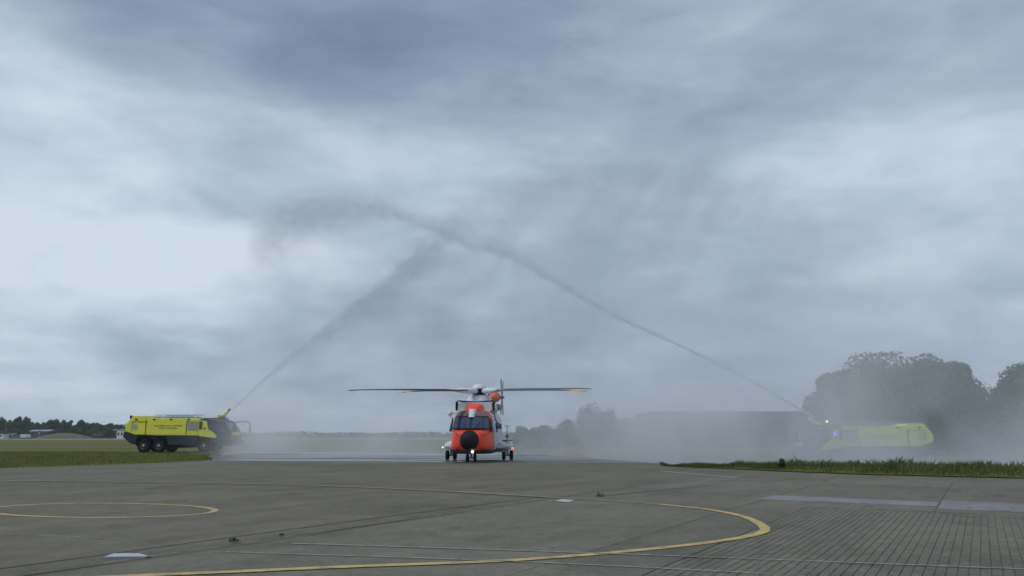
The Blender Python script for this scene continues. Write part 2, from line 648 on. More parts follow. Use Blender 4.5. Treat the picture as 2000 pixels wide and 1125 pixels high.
M['line_yellow'] = markmat('line_yellow', (.50, .37, .12), .42)
M['line_old'] = markmat('line_yellow_worn', (.34, .27, .13), .50)
M['line_white'] = markmat('line_white_worn', (.34, .36, .36), .50)
M['line_white2'] = markmat('paint_white', (.40, .43, .46), .30)


def catmull(ps, n=10, closed=False):
    out = []
    N = len(ps)
    rng = range(N) if closed else range(N - 1)
    for i in rng:
        p0, p1, p2, p3 = [ps[(i + k) % N] if closed else ps[min(max(i + k, 0), N - 1)] for k in (-1, 0, 1, 2)]
        for j in range(n):
            t_ = j / n
            out.append(.5 * ((2 * p1) + (p2 - p0) * t_ + (2 * p0 - 5 * p1 + 4 * p2 - p3) * t_ ** 2 + (3 * p1 - p0 - 3 * p2 + p3) * t_ ** 3))
    if not closed: out.append(ps[-1])
    return out


def stripe(name, ps, w, z, mat, label, closed=False, n=10):
    ps = catmull([Vector((p[0], p[1], 0)) for p in ps], n, closed)
    N = len(ps)
    vs, fs = [], []
    for i, p in enumerate(ps):
        a = ps[(i + 1) % N] if closed else ps[min(i + 1, N - 1)]
        b = ps[i - 1] if closed else ps[max(i - 1, 0)]
        q = (a - b).normalized()
        nrm = Vector((-q.y, q.x, 0))
        e = w * (1 + .16 * noise.noise(p * 3)) / 2
        vs += [p + nrm * e + Vector((0, 0, z)), p - nrm * e + Vector((0, 0, z))]
    for i in range(N if closed else N - 1):
        j = (i + 1) % N
        fs.append((2 * i, 2 * i + 1, 2 * j + 1, 2 * j))
    return tag(MB().add(vs, fs).build(name, mat), label, 'marking', kind='structure')


big = [(-3.9, 10.26), (-2.05, 10.76), (0, 11.26), (1.9, 12.2), (3.5, 13.3), (4.5, 14.4), (4.86, 15.6), (4.95, 17.2), (4.6, 18.7), (3.7, 20.1), (2.4, 21.2), (1.2, 22.2), (-1, 23.9), (-3.3, 25.5), (-7, 27.5), (-11.25, 28.97), (-15.5, 29.8), (-20.5, 30.4), (-30, 31)]
big = [(-12, 8.2), (-8, 9.2)] + big
stripe('yellow_guide_line', big[:12], .19, .030, M['line_yellow'], 'bright yellow curved guide line sweeping across the near apron')
stripe('yellow_guide_line', big[11:], .16, .030, M['line_old'], 'worn yellow line running left across the far apron')
el_ = [gp(196 + 224 * math.cos(a), 997 + 14 * math.sin(a)) for a in [2 * math.pi * k / 28 for k in range(28)]]
stripe('yellow_ring', el_, .15, .006, M['line_yellow'], 'flat yellow ring painted on the left apron', True, 4)
stripe('white_line', [gp(570, 1065), gp(1100, 1082), gp(2000, 1116)], .045, .034, M['line_white'], 'thin white line crossing the yellow curve, farther of two')
stripe('white_line', [gp(440, 1082), gp(960, 1099), gp(1500, 1125)], .035, .034, M['line_white'], 'thin white line nearest the bottom of the picture')
stripe('white_line', [gp(-100, 1036), gp(0, 1042), gp(250, 1054)], .03, .006, M['line_white'], 'faint white line at the left below the ring')
stripe('white_line', [gp(1290, 920), gp(1440, 933)], .12, .006, M['line_white2'], 'short white line beside the right grass verge')
stripe('white_line', [gp(240, 948), gp(760, 960), gp(1000, 970)], .07, .006, M['line_old'], 'faint second line under the far yellow line')

M['tar'] = markmat('tar_seam', (.03, .03, .028), .5)
# worn long joint beside the slabs and the cracks
stripe('dark_joint', [st(-11.35, 5), st(-11.3, 12), st(-11.1, 17), st(-11.0, 20)], .05, .008, M['joint'], 'dark weedy joint left of the main joint', n=6)
stripe('dark_joint', [st(-10.28, 5), st(-10.27, 16), st(-10.3, 22), st(-10.0, 27), st(-9.6, 31)], .09, .024, M['joint'], 'long dark joint running diagonally over the apron', n=6)
stripe('joint_tar', [st(-10.55, 5), st(-10.42, 9), st(-10.5, 12), st(-10.4, 16), st(-10.4, 21)], .07, .028, M['tar'], 'ragged tar seam along the long diagonal joint', n=6)
stripe('dark_crack', [gp(1170, 971), gp(1260, 962), gp(1380, 949)], .12, .026, M['joint'], 'short dark crack beyond the yellow line')

# white inspection cover + pale paint patch
cv = empty('inspection_cover', (0, 0, 0))
c4 = [gp(205, 1091), gp(290, 1090), gp(272, 1084.5), gp(222, 1084.5)]
b = MB()
b.rings([[(p.x, p.y, 0) for p in c4], [(p.x, p.y, .03) for p in c4]])
b.build('cover_plate', M['line_white2'], cv, bevel=.006)
c5 = [p + (p - sum(c4, Vector()) / 4) * .12 for p in c4]
MB().rings([[(p.x, p.y, 0) for p in c5], [(p.x, p.y, .022) for p in c5]]).build('cover_frame', M['rail'], cv)
tag(cv, 'white square inspection cover set in the near left apron', 'cover')
pp = [gp(1085, 981), gp(1110, 983.5), gp(1122, 979), gp(1098, 977)]
tag(MB().add([(p.x, p.y, .031) for p in pp], [(0, 1, 2, 3)]).build('paint_patch', M['line_white2']), 'small pale paint patch on the far yellow line', 'marking', kind='structure')


# ---- grass
def grassmat(name, stops):
    m = newmat(name)
    v = coord('Position')
    f = ((nz(v, 0.5, 4, 0.6) - 0.5) * 2.0 + 0.5 + (nz(v, 14, 2, .6) - .5) * .8).clamp()
    return pbr(m, ramp(f, stops), 0.75, spec=.2)


M['grass_r'] = grassmat('verge_grass', [(0, (.035, .060, .013)), (.45, (.06, .088, .02)), (.72, (.11, .12, .035)), (1, (.19, .17, .075))])
M['grass_l'] = grassmat('field_blades', [(0, (.07, .11, .02)), (.45, (.13, .16, .032)), (.75, (.20, .17, .05)), (1, (.22, .14, .055))])


def blades(name, mat, spots, label):
    vs, fs = [], []
    for (x, y, z, h, w) in spots:
        a = random.uniform(0, 6.28)
        lx, ly = random.gauss(0, .28) * h, random.gauss(0, .28) * h
        cx, sx = math.cos(a) * w, math.sin(a) * w
        o = len(vs)
        vs += [(x - cx, y - sx, z), (x + cx, y + sx, z), (x + lx * .4 + cx * .6, y + ly * .4 + sx * .6, z + h * .6), (x + lx, y + ly, z + h)]
        fs += [(o, o + 1, o + 2), (o, o + 2, o + 3)]
    me = bpy.data.meshes.new(name)
    me.from_pydata(vs, [], fs)
    me.materials.append(mat)
    o = bpy.data.objects.new(name, me)
    COL.objects.link(o)
    return tag(o, label, 'grass', kind='stuff')


# right verge : a low bank
vx = [8.5 + .7 * i for i in range(80)]


def bank(x, k):                            # k 0..1 across the bank, front to back
    y0 = right_edge(x) + .25 * noise.noise(Vector((x * .5, 0, 0)))
    wdt = 9.0 * smooth(8.5, 14, x) + .3
    y = y0 + wdt * k
    hb = max(height(x, y) - .02, -.9) if k > .55 else -.02
    z = hb + (.06 + .20 * math.sin(math.pi * min(1, k * 1.5)) * smooth(8.5, 16, x) if k < .67 else .06)
    return Vector((x, y, z))


g = MB()
ks = [0, .08, .18, .3, .42, .55, .7, .85, 1]
g.add([bank(x, k) for k in ks for x in vx], [(j * 80 + i, j * 80 + i + 1, (j + 1) * 80 + i + 1, (j + 1) * 80 + i) for j in range(8) for i in range(79)])
tag(g.build('grass_verge', M['field'], smooth=180), kind='structure')
sp = []
while len(sp) < 26000:
    x = 8.5 + random.random() ** 1.5 * 26
    k = random.random() ** 1.4
    p = bank(x, k)
    cl = .5 + .9 * max(0, noise.noise(Vector((p.x * .9, p.y * .9, 2))) + .25) + .5 * max(0, noise.noise(Vector((p.x * .25, p.y * .25, 9))))
    edge = smooth(0, .12, k) * .75 + .25
    h = (.13 + .24 * smooth(8, 17, x)) * cl * random.uniform(.5, 1.25) * edge
    if random.random() < .01: h *= 1.25
    sp.append((p.x, p.y, p.z - .02, h, random.uniform(.008, .022)))
blades('verge_grass', M['grass_r'], sp, 'tall rough green grass on the right hand bank')

# left grass area
left_poly = [(-120, 22), (-45, 34.5), (-26.99, 41.56), (-23.2, 47.2), (-21.6, 50.4), (-20.9, 53), (-21.1, 55.5), (-22.4, 58.5), (-24.4, 63), (-27, 71), (-29, 81), (-120, 81)]
g = MB()


def in_poly(x, y, poly):
    c = False
    for (x0, y0), (x1, y1) in zip(poly, poly[1:] + poly[:1]):
        if (y0 > y) != (y1 > y) and x < (x1 - x0) * (y - y0) / (y1 - y0) + x0: c = not c
    return c


n_ = len(left_poly)
g.add([(x, y, -.01) for x, y in left_poly] + [(x - .5, y + .3, .035) for x, y in left_poly], [tuple(range(n_, 2 * n_))] + [(i, (i + 1) % n_, (i + 1) % n_ + n_, i + n_) for i in range(n_)])
tag(g.build('grass_field', M['field']), kind='structure')
sp = []
while len(sp) < 30000:
    x = -18 - random.random() * 40
    y = 34 + random.random() ** 1.5 * 46
    if not in_poly(x, y, left_poly) or x < -y * .72: continue
    h = random.uniform(.05, .15) * (.7 + .8 * max(0, noise.noise(Vector((x * .4, y * .4, 0))) + .3))
    sp.append((x, y, .03, h, random.uniform(.01, .03)))
blades('field_grass', M['grass_l'], sp, 'short olive and rusty grass left of the apron')

# far runway and drier bands
m = newmat('runway_surface')
M['runway'] = pbr(m, mixc(nz(coord('Position'), .05, 4, .6), (.42, .42, .40), (.30, .30, .28)), .8)
tag(MB().add([(-700, 290, .0), (-20, 300, .0), (-20, 330, .0), (-700, 322, .0)], [(0, 1, 2, 3)]).build('runway', M['runway']), kind='structure')
m = newmat('track_surface')
M['track'] = pbr(m, (.16, .13, .11), .9)
tag(MB().add([(-400, 108, .0), (-30, 112, .0), (-30, 118, .0), (-400, 116, .0)], [(0, 1, 2, 3)]).build('dirt_track', M['track']), kind='structure')
m = newmat('ditch_surface')
M['ditch'] = pbr(m, (.03, .04, .018), .9)
tag(MB().add([(-400, 128, .0), (-40, 122, .0), (-40, 126, .0), (-400, 134, .0)], [(0, 1, 2, 3)]).build('ditch', M['ditch']), kind='structure')


# ---------------------------------------------------------------- fire engines
TPARTS = {}


def make_truck(lit):
    root = empty('fire_truck', (0, 0, 0))
    Y = M['yellow']
    b = MB().prism([(.28, 2.05), (1.35, 1.68), (8.1, 1.62), (8.1, 3.0), (8.1, 3.24), (2.45, 3.26), (2.3, 3.47), (.9, 3.47), (.62, 3.1), (.25, 2.6)], -1.5, 1.5, 3.05, .93)
    body = b.build('body', Y, root, bevel=.05, smooth=30)
    b = MB().prism([(.15, 1.99), (.08, 1.5), (.95, .84), (1.45, .8), (1.62, 1.3), (1.62, 1.62), (1.35, 1.655)], -1.46, 1.46)
    b.build('rear_skirt', M['dark'], root, bevel=.03)
    b = MB().prism([(4.75, 1.6), (4.95, .72), (7.85, .72), (8.02, 1.59)], -1.46, 1.46)
    b.build('side_skirt', M['dark'], root, bevel=.03)
    MB().box(1.63, 8.0, -1.40, 1.40, 1.36, 1.60).build('mudguard', M['chassis'], root)
    MB().box(1.0, 10.9, -.55, .55, .62, 1.34).box(5.2, 6.9, -1.1, 1.1, .45, .71).build('chassis', M['chassis'], root, bevel=.03)
    # cab
    prof = [(8.12, 1.30), (9.3, 1.42), (9.7, .85), (11.2, .80), (11.5, 1.25), (11.42, 1.75), (11.25, 2.15), (10.72, 2.78), (10.3, 3.0), (8.9, 3.16), (8.12, 3.22)]
    cab = MB().prism(prof, -1.47, 1.47, 2.7, .9).build('cab', M['dark'], root, bevel=.07, smooth=30)
    for s in (-1, 1):
        ya, yb = sorted((s * 1.40, s * 1.495))
        q = MB().prism([(8.13, 1.58), (9.95, 1.36), (10.05, 1.6), (9.6, 1.95), (9.1, 2.2), (8.82, 2.98), (8.13, 3.05)], ya, yb, 2.7, .955)
        q.build('cab_side_panel', Y, root, bevel=.01)
        ya, yb = sorted((s * 1.38, s * 1.488))
        q = MB().prism([(8.98, 2.86), (9.2, 2.22), (9.75, 1.92), (10.9, 1.9), (10.98, 2.2), (10.5, 2.74)], ya, yb, 2.6, .935)
        q.build('side_window', M['glass'], root)
        q = MB().box(8.14, 8.42, *sorted((s * 1.44, s * 1.505)), 2.2, 2.95)
        q.build('cab_step_recess', M['dark'], root)
        # roller shutter with its slats
        sh = MB().box(6.95, 7.98, *sorted((s * 1.46, s * 1.508)), 2.08, 2.98).build('roller_shutter', M['shutter'], root)
        sl = MB()
        for i in range(9): sl.box(6.98, 7.95, *sorted((s * 1.505, s * 1.522)), 2.11 + i * .096, 2.18 + i * .096)
        sl.build('shutter_slats', M['shutter'], sh, kind='stuff')
        # panel joints
        for xx, z0 in ((2.46, 1.68), (6.8, 1.66)):
            MB().box(xx - .03, xx + .03, *sorted((s * 1.45, s * 1.506)), z0, 3.04).build('panel_joint', M['chassis'], root)
        b = MB().box(.95, 2.35, *sorted((s * 1.46, s * 1.507)), 2.92, 2.96).box(.95, .99, *sorted((s * 1.46, s * 1.5075)), 1.95, 2.92)
        b.build('hatch_edge', M['print'], root)
        # lettering: two short rows of dark characters, too small to read in the photograph
        lt = MB()
        for (xa, xb, z, hh) in ((3.35, 4.65, 2.48, .11), (4.85, 6.25, 2.48, .11), (3.95, 4.45, 2.24, .12), (4.6, 5.7, 2.24, .12)):
            xx = xa
            while xx < xb:
                lt.box(xx, xx + .035, *sorted((s * 1.49, s * 1.504)), z, z + hh)
                if random.random() < .6: lt.box(xx + .035, xx + .085, *sorted((s * 1.49, s * 1.5038)), z + random.choice((0, .04, .08)), z + hh)
                xx += .13
        lt.build('lettering', M['print'], body, kind='stuff')
        b = MB().lathe([(.01, s * 1.48), (.30, s * 1.48), (.30, s * 1.506), (.21, s * 1.507), (.2, s * 1.503), (.01, s * 1.503)], (1.32, 0, 2.4), 'y', 20)
        b.v = [(x if True else 0, y, z) for x, y, z in b.v]
        b.build('emblem', M['emblem'], body)
        # roof rail
        rr = MB().tube([(3.1, s * 1.2, 3.27), (3.2, s * 1.2, 3.56), (7.2, s * 1.2, 3.56), (7.35, s * 1.2, 3.27)], .03, 6)
        for i in range(1, 7): rr.tube([(3.2 + i * .58, s * 1.2, 3.25), (3.2 + i * .58, s * 1.2, 3.56)], .022, 6)
        rr.box(3.25, 7.15, s * 1.2 - .015, s * 1.2 + .015, 3.31, 3.42)
        rr.build('roof_rail', M['rail'], root)
        for xx in (1.35, 3.25, 5.05, 6.95):
            MB().box(xx - .11, xx + .11, *sorted((s * 1.36, s * 1.50)), 3.08, 3.2).build('work_lamp', M['dark'], root, bevel=.02)
        # mirrors
        if s == -1: pm = [(10.6, s * 1.3, 2.85), (11.2, s * 1.5, 3.0), (11.7, s * 1.62, 2.9), (11.95, s * 1.66, 2.6), (11.98, s * 1.66, 2.2)]
        else: pm = [(10.6, s * 1.3, 2.85), (11.3, s * 1.5, 3.0), (11.9, s * 1.62, 2.95), (12.2, s * 1.66, 2.65), (12.2, s * 1.66, 2.2)]
        mr = MB().tube(pm, .05, 8).build('mirror_arm', M['dark'], root, smooth=60)
        MB().box(pm[-1][0] - .08, pm[-1][0] + .08, pm[-1][1] - .14, pm[-1][1] + .14, 1.95, 2.45).build('mirror', M['dark'], mr, bevel=.04)
        for xx in (11.28,):
            MB().lathe([(.01, xx), (.14, xx), (.14, xx + .2), (.10, xx + .23), (.01, xx + .23)], (0, s * 1.05, 1.35), 'x', 14).build('headlight', M['rim'], root)
        bl = MB().box(8.62, 8.8, *sorted((s * 1.48, s * 1.56)), 2.22, 2.36)
        bl.build('side_strobe', M['blue_off'], root, bevel=.02)
        MB().box(.55, .8, *sorted((s * 1.1, s * 1.35)), 3.2, 3.52).build('rear_beacon', M['blue_off'], root, bevel=.04)
        for wx in (2.35, 3.98, 8.75):
            cyy = s * 1.19
            wv = MB().lathe([(.35, cyy - .24), (.60, cyy - .25), (.67, cyy - .19), (.68, cyy), (.67, cyy + .19), (.60, cyy + .25), (.35, cyy + .24)], (wx, 0, .68), 'y', 28)
            for k in range(28):      # tread lugs
                a = 2 * math.pi * k / 28
                mt = Matrix.Translation((wx, cyy, .68)) @ Matrix.Rotation(-a, 4, 'Y')
                wv.box(.66, .70, -.2, .2, -.035, .035, mt)
            wh = wv.build('wheel', M['black'], root, smooth=35)
            yo = cyy + s * .245
            MB().lathe([(.02, yo - s * .02), (.34, yo - s * .02), (.36, yo + s * .01), (.30, yo - s * .04), (.17, yo - s * .05), (.15, yo + s * .05), (.02, yo + s * .06)], (wx, 0, .68), 'y', 20).build('rim', M['rim'], wh, smooth=40)
    # windscreen, front panel, bumper
    ws = MB().add([(11.27, -1.38, 2.18), (11.27, 1.38, 2.18), (10.76, 1.24, 2.82), (10.76, -1.24, 2.82), (11.22, -1.38, 2.16), (11.22, 1.38, 2.16), (10.71, 1.24, 2.80), (10.71, -1.24, 2.80)],
                  [(0, 1, 2, 3), (7, 6, 5, 4), (0, 4, 5, 1), (1, 5, 6, 2), (2, 6, 7, 3), (3, 7, 4, 0)])
    ws.build('windscreen', M['glass'], root)
    MB().box(11.40, 11.50, -1.0, 1.0, 1.62, 1.95).build('front_panel', Y, root, bevel=.03)
    MB().box(11.2, 11.72, -1.45, 1.45, .72, 1.2).build('bumper', M['dark'], root, bevel=.08)
    for s in (-1, 1): MB().tube([(8.9, s * 1.25, 3.2), (10.3, s * 1.2, 3.04), (10.75, s * 1.15, 2.86)], .04).build('roof_trim', M['rail'], root)
    MB().box(8.2, 10.25, -.75, .75, 3.1, 3.3).build('turret_deck', M['dark'], root, bevel=.05)
    tr = MB().lathe([(.02, 3.28), (.30, 3.28), (.28, 3.42), (.18, 3.5), (.02, 3.5)], (9.9, 0, 0), 'z', 16).build('turret', M['dark'], root)
    MB().tube([(9.75, 0, 3.42), (9.98, 0, 3.58), (10.22, 0, 3.8), (10.45, 0, 4.03)], [.22, .2, .17, .12], 12).build('nozzle', Y, tr, smooth=40)
    MB().tube([(10.43, 0, 4.0), (10.6, 0, 4.17)], [.13, .14], 12).build('nozzle_tip', M['dark'], tr)
    MB().box(9.4, 9.75, -.35, .35, 3.3, 3.62).build('turret_cover', Y, tr, bevel=.06)
    for q in ((6.5, -.5, .0), (6.7, .2, -.02)): MB().tube([(q[0], q[1], 3.27), (q[0] + .9, q[1], 3.72 + q[2])], .03).build('ladder_arm', M['rail'], root)
    bc = MB().lathe([(.02, 3.3), (.12, 3.3), (.12, 3.46), (.07, 3.53), (.02, 3.54)], (9.15, 1.0, 0), 'z', 12)
    bc.build('beacon', M['blue_off'], root, smooth=40)
    return root


t1 = make_truck(False)
tag(t1, 'yellow six-wheeled airport fire engine on the left grass, nose in the spray', 'fire engine', 'airport fire engines')
t1.location = pt(261, 849, 77.5).x, 76.8, .06
t1.rotation_euler = (0, 0, R(-2.5))
t1.scale = (.925, 1, 1)
t2 = copy_tree(t1)
tag(t2, 'yellow fire engine half hidden by mist at the right, beacons lit', 'fire engine', 'airport fire engines')
TY = 64.0
p2 = pt(1829, 849, TY - 1.5)
t2.location = (p2.x, TY, height(p2.x, TY) + .02)
t2.rotation_euler = (0, 0, R(180))
t2.scale = (.92, 1, 1)
# the beacon of the right truck flashes beside its turret
fl = MB().ball((9.3, 1.2, 3.62), .10).build('flashing_lamp', M['orange_lamp'], t2, label='lit orange beacon')
MB().tube([(9.3, 1.2, 3.0), (9.3, 1.2, 3.54)], .03).build('lamp_post', M['dark'], t2)
fb = MB().ball((8.85, 1.58, 2.62), .15).build('flashing_lamp', M['blue_lamp'], t2, label='lit blue strobe')

# ---------------------------------------------------------------- helicopter
heli = empty('helicopter', (0, 0, 0))
tag(heli, 'orange-nosed white rescue helicopter taxiing towards us under the water arch', 'helicopter')


def sect(y, zb, zt, w, top=.84, n=28, pw=.42, x0=0):
    zc, hh = (zb + zt) / 2, (zt - zb) / 2
    out = []
    for k in range(n):
        a = 2 * math.pi * k / n
        ca, sa = math.cos(a), math.sin(a)
        X_ = math.copysign(abs(ca) ** pw, ca)
        Z_ = math.copysign(abs(sa) ** pw, sa)
        wk = w * (1 + (top - 1) * (Z_ + 1) / 2)
        out.append((x0 + X_ * wk, y, zc + Z_ * hh))
    return out


W_, O_ = M['white'], M['orange']
nose = MB().rings([sect(-5.75, .95, 1.85, .75), sect(-5.6, .80, 2.0, 1.02), sect(-5.3, .70, 2.10, 1.24), sect(-5.05, .64, 2.35, 1.33), sect(-4.5, .58, 2.88, 1.41), sect(-4.1, .57, 3.18, 1.44), sect(-3.7, .56, 3.32, 1.46), sect(-3.3, .56, 3.38, 1.47)])
nose_o = nose.build('nose', O_, heli, smooth=50)
body = MB().rings([sect(-3.3, .55, 3.40, 1.475), sect(-2.5, .55, 3.45, 1.5), sect(3.5, .55, 3.5, 1.5), sect(5, .7, 3.48, 1.4), sect(6.2, 1.1, 3.45, 1.12), sect(7.5, 1.6, 3.4, .8), sect(9, 2.05, 3.3, .55), sect(11, 2.45, 3.25, .38), sect(12.2, 2.7, 3.3, .3)])
body.build('fuselage', W_, heli, smooth=50)
MB().rings([sect(-5.55, .66, .98, .78, 1.05), sect(-5.1, .53, .90, 1.18, 1.1), sect(-3.3, .50, .80, 1.30, 1.1), sect(3.5, .50, .8, 1.32, 1.1)]).build('belly', M['dark'], heli, smooth=50)
rd = MB().lathe([(.02, -6.35), (.2, -6.33), (.42, -6.2), (.56, -5.98), (.63, -5.7), (.64, -5.4), (.6, -5.1)], (-.02, 0, 1.40), 'y', 28)
rd.build('radome', M['radome'], heli, smooth=60)


def scr(z0, z1, y0, y1, w0, w1, mat, name, u0=-1, u1=1, off=0.0, par=heli, nu=10):
    """a curved glazing panel that wraps round the cockpit"""
    rs = []
    for (z, y, w) in ((z0, y0, w0), ((z0 + z1) / 2, (y0 + y1) / 2 - .04, (w0 + w1) / 2 + .01), (z1, y1, w1)):
        rs.append([Vector((w * uu, y - off + .42 * abs(uu) ** 3, z)) for uu in [u0 + (u1 - u0) * i / nu for i in range(nu + 1)]])
    g = MB()
    n = nu + 1
    fr = [p for r in rs for p in r]
    bk = [p + Vector((0, .05, 0)) for p in fr]
    g.add(fr, [(k * n + i, k * n + i + 1, (k + 1) * n + i + 1, (k + 1) * n + i) for k in range(2) for i in range(nu)])
    g.add(bk, [(k * n + i + 1, k * n + i, (k + 1) * n + i, (k + 1) * n + i + 1) for k in range(2) for i in range(nu)])
    return g.build(name, mat, par, smooth=60)


scr(2.10, 2.92, -5.50, -4.72, 1.20, 1.12, M['radome'], 'windscreen_frame', off=-.02)
for (a, b_) in ((-.97, -.70), (-.66, -.03), (.03, .66), (.70, .97)):
    scr(2.15, 2.87, -5.52, -4.78, 1.19, 1.12, M['screen'], 'windscreen', a, b_, off=.03)
for (a, b_) in ((-.96, -.26), (.26, .96)):
    scr(2.93, 3.27, -4.74, -4.15, 1.12, 1.0, M['tint'], 'roof_window', a, b_, off=.05)
scr(2.87, 3.42, -4.86, -4.18, .24, .30, W_, 'sensor_housing', -1, 1, off=.14)
for q in (-.1, .25): MB().tube([(q, -5.66, 2.12), (q + (.4 if q > 0 else -.4), -5.44, 2.53)], .018).build('wiper', M['radome'], heli)
for s in (-1, 1):
    MB().rings([[(s * 1.335, -4.9, 1.95), (s * 1.335, -4.15, 1.95), (s * 1.26, -4.0, 2.85), (s * 1.26, -4.45, 2.85)], [(s * 1.45, -4.9, 1.95), (s * 1.47, -4.15, 1.95), (s * 1.335, -4.0, 2.85), (s * 1.31, -4.45, 2.85)]]).build('side_window', M['screen'], heli)
    for k in range(4):
        yy = -1.6 + k * 1.4
        MB().lathe([(.02, s * 1.30), (.2, s * 1.30), (.2, s * 1.445), (.02, s * 1.45)], (0, yy, 2.35), 'x', 14).build('cabin_window', M['screen'], heli)
    MB().box(s * 1.2 - .3, s * 1.2 + .3, -.2, -.1, 1, 1.02) if False else None
# hump, cowling, intakes, mast fairing
MB().rings([sect(-4.15, 3.22, 3.42, .35, .8), sect(-3.9, 3.2, 3.66, .52, .8), sect(-3.2, 3.2, 3.80, .62, .8), sect(-2.5, 3.2, 3.84, .65, .8)]).build('intake_hump', O_, heli, smooth=50)
MB().rings([sect(-2.7, 3.3, 3.92, 1.22, .92), sect(-2.4, 3.3, 4.0, 1.28, .92), sect(1.5, 3.3, 4.05, 1.28, .9), sect(4.0, 3.3, 3.9, 1.0, .8), sect(6.0, 3.2, 3.6, .5, .7)]).build('engine_cowling', W_, heli, smooth=50)
MB().tube([(-1.22, -2.45, 4.02), (-.7, -2.6, 3.98), (0, -2.65, 3.94), (.7, -2.6, 3.98), (1.2, -2.45, 4.02)], .045).build('cowling_seal', M['radome'], heli, smooth=60)
for s in (-1, 1):
    MB().box(s * 1.27 - .06, s * 1.27 + .06, -2.75, -2.3, 3.36, 3.98).build('intake_lip', M['radome'], heli, bevel=.02)
MB().rings([[(c_[0], c_[1], z) for c_ in [(w * math.cos(a), .3 + l * math.sin(a)) for a in [2 * math.pi * k / 24 for k in range(24)]]] for (z, w, l) in ((3.9, 1.0, 1.9), (4.1, .94, 1.7), (4.35, .86, 1.3), (4.50, .76, .95), (4.55, .5, .6))]).build('mast_fairing', W_, heli, smooth=50)
# rotor: hub tilted forward
rot = empty('main_rotor', (0, 0, 4.62))
rot.parent = heli
rot.rotation_euler = (R(4.0), 0, 0)
hub = MB().lathe([(.02, -.16), (.44, -.16), (.47, .0), (.46, .32), (.40, .38), (.02, .38)], (0, 0, 0), 'z', 14)
for k in range(5):
    a = R(45 + 72 * k)
    mt = Matrix.Rotation(-a, 4, 'Z')
    hub.box(.30, .66, -.15, .15, .02, .34, mt)
hub.build('rotor_hub', M['radome'], rot, bevel=.015)
MB().lathe([(.42, .36), (.50, .40), (.47, .52), (.36, .64), (.16, .70), (.02, .71)], (0, 0, 0), 'z', 20).build('hub_cap', W_, rot, smooth=60)
RAD = 9.65
YAW = R(-3.3)
for k in range(5):
    # angle measured in the world: 0 = picture right, 90 = towards the camera
    a = R(45.5 + 72 * k)
    mt = Matrix.Rotation(-a - YAW, 4, 'Z')
    arm = MB()
    prof = []
    for (r_, w_, h_, z_) in ((.54, .24, .19, .20), (.8, .34, .22, .22), (1.2, .32, .20, .25), (1.6, .26, .15, .27), (1.85, .14, .06, .27)):
        prof.append([mt @ Vector((r_, w_ * math.cos(q), z_ + h_ * math.sin(q))) for q in [2 * math.pi * i / 12 for i in range(12)]])
    arm.rings(prof).build('blade_arm', W_, rot, smooth=60)

    def bsec(r_, c0, c1, th, z_, pitch):
        out = []
        cp_, sp_ = math.cos(pitch), math.sin(pitch)
        for (yy, zz_) in ((c0, 0), (c0 * .7 + c1 * .3, th), (c0 * .3 + c1 * .7, th * .7), (c1, 0), (c0 * .3 + c1 * .7, -th * .5), (c0 * .7 + c1 * .3, -th * .6)):
            out.append(mt @ Vector((r_, yy * cp_ - zz_ * sp_, z_ + yy * sp_ + zz_ * cp_)))
        return out
    droop = lambda r_: .26 + .10 * ((r_ - 1.7) / 8) - .07 * ((r_ - 1.7) / 8) ** 3
    rs = [bsec(r_, c0, c1, .045, droop(r_), R(p_)) for (r_, c0, c1, p_) in ((1.7, -.12, .14, 8), (2.4, -.24, .46, 12), (4.5, -.24, .48, 10), (7.0, -.22, .46, 7), (8.5, -.22, .44, 4), (8.75, -.26, .44, 4))]
    bl_ = MB().rings(rs).build('rotor_blade', M['blade'], rot, smooth=40)
    yel = k in (0, 1)
    rs = [bsec(r_, c0, c1, .04, droop(r_) - dz_, R(4)) for (r_, c0, c1, dz_) in ((8.752, -.26, .44, 0), (8.95, -.36, .48, .0), (9.2, -.34, .52, .01), (9.45, -.18, .56, .03), (RAD, .12, .58, .045))]
    if yel: rs = [[p + Vector((0, 0, 0)) for p in r__] for r__ in rs]
    tp = MB().rings(rs).build('blade_tip', M['tip'] if yel else M['blade'], bl_, smooth=40)
    if yel: tp['label'] = 'yellow painted blade tip'
# tail pylon and tail rotor
MB().rings([[(x, y, z) for (x, y) in ((-w_, ya + .3), (0, ya), (w_, ya + .3), (w_, yb - .3), (0, yb), (-w_, yb - .3))] for (z, w_, ya, yb) in ((2.9, .17, 10.3, 12.7), (3.8, .17, 11.0, 12.9), (4.7, .16, 11.7, 13.2))]).build('tail_fin', M['grey'], heli)
MB().box(-.17, .13, 10.9, 11.5, 3.3, 4.7, Matrix.Rotation(0, 4, 'X')).build('fin_leading_edge', M['radome'], heli, bevel=.05)
MB().ball((.16, 12.3, 4.98), .50, 1.1, .46, 16, 10).build('gearbox_fairing', O_, heli, smooth=60)
MB().box(-.42, -.30, 11.9, 12.3, 4.62, 5.38).build('fairing_strake', M['radome'], heli, bevel=.03)
th = MB().lathe([(.02, .5), (.12, .5), (.14, .75), (.1, .95), (.02, .98)], (0, 12.4, 4.95), 'x', 14).build('tail_rotor_hub', M['blade'], heli, smooth=40)
for k in range(4):
    a = R(45 + 90 * k)
    mt = Matrix.Translation((.78, 12.4, 4.95)) @ Matrix.Rotation(a, 4, 'X')
    MB().box(-.035, .035, -.13, .16, .1, 2.0, mt).build('tail_rotor_blade', M['blade'], th)
MB().rings([[(-.2, 11.2, 3.0), (-.2, 12.0, 3.0), (-.2, 12.0, 3.08), (-.2, 11.2, 3.08)], [(-2.4, 11.6, 3.1), (-2.4, 12.1, 3.1), (-2.4, 12.1, 3.15), (-2.4, 11.6, 3.15)]]).build('stabiliser', M['grey'], heli)
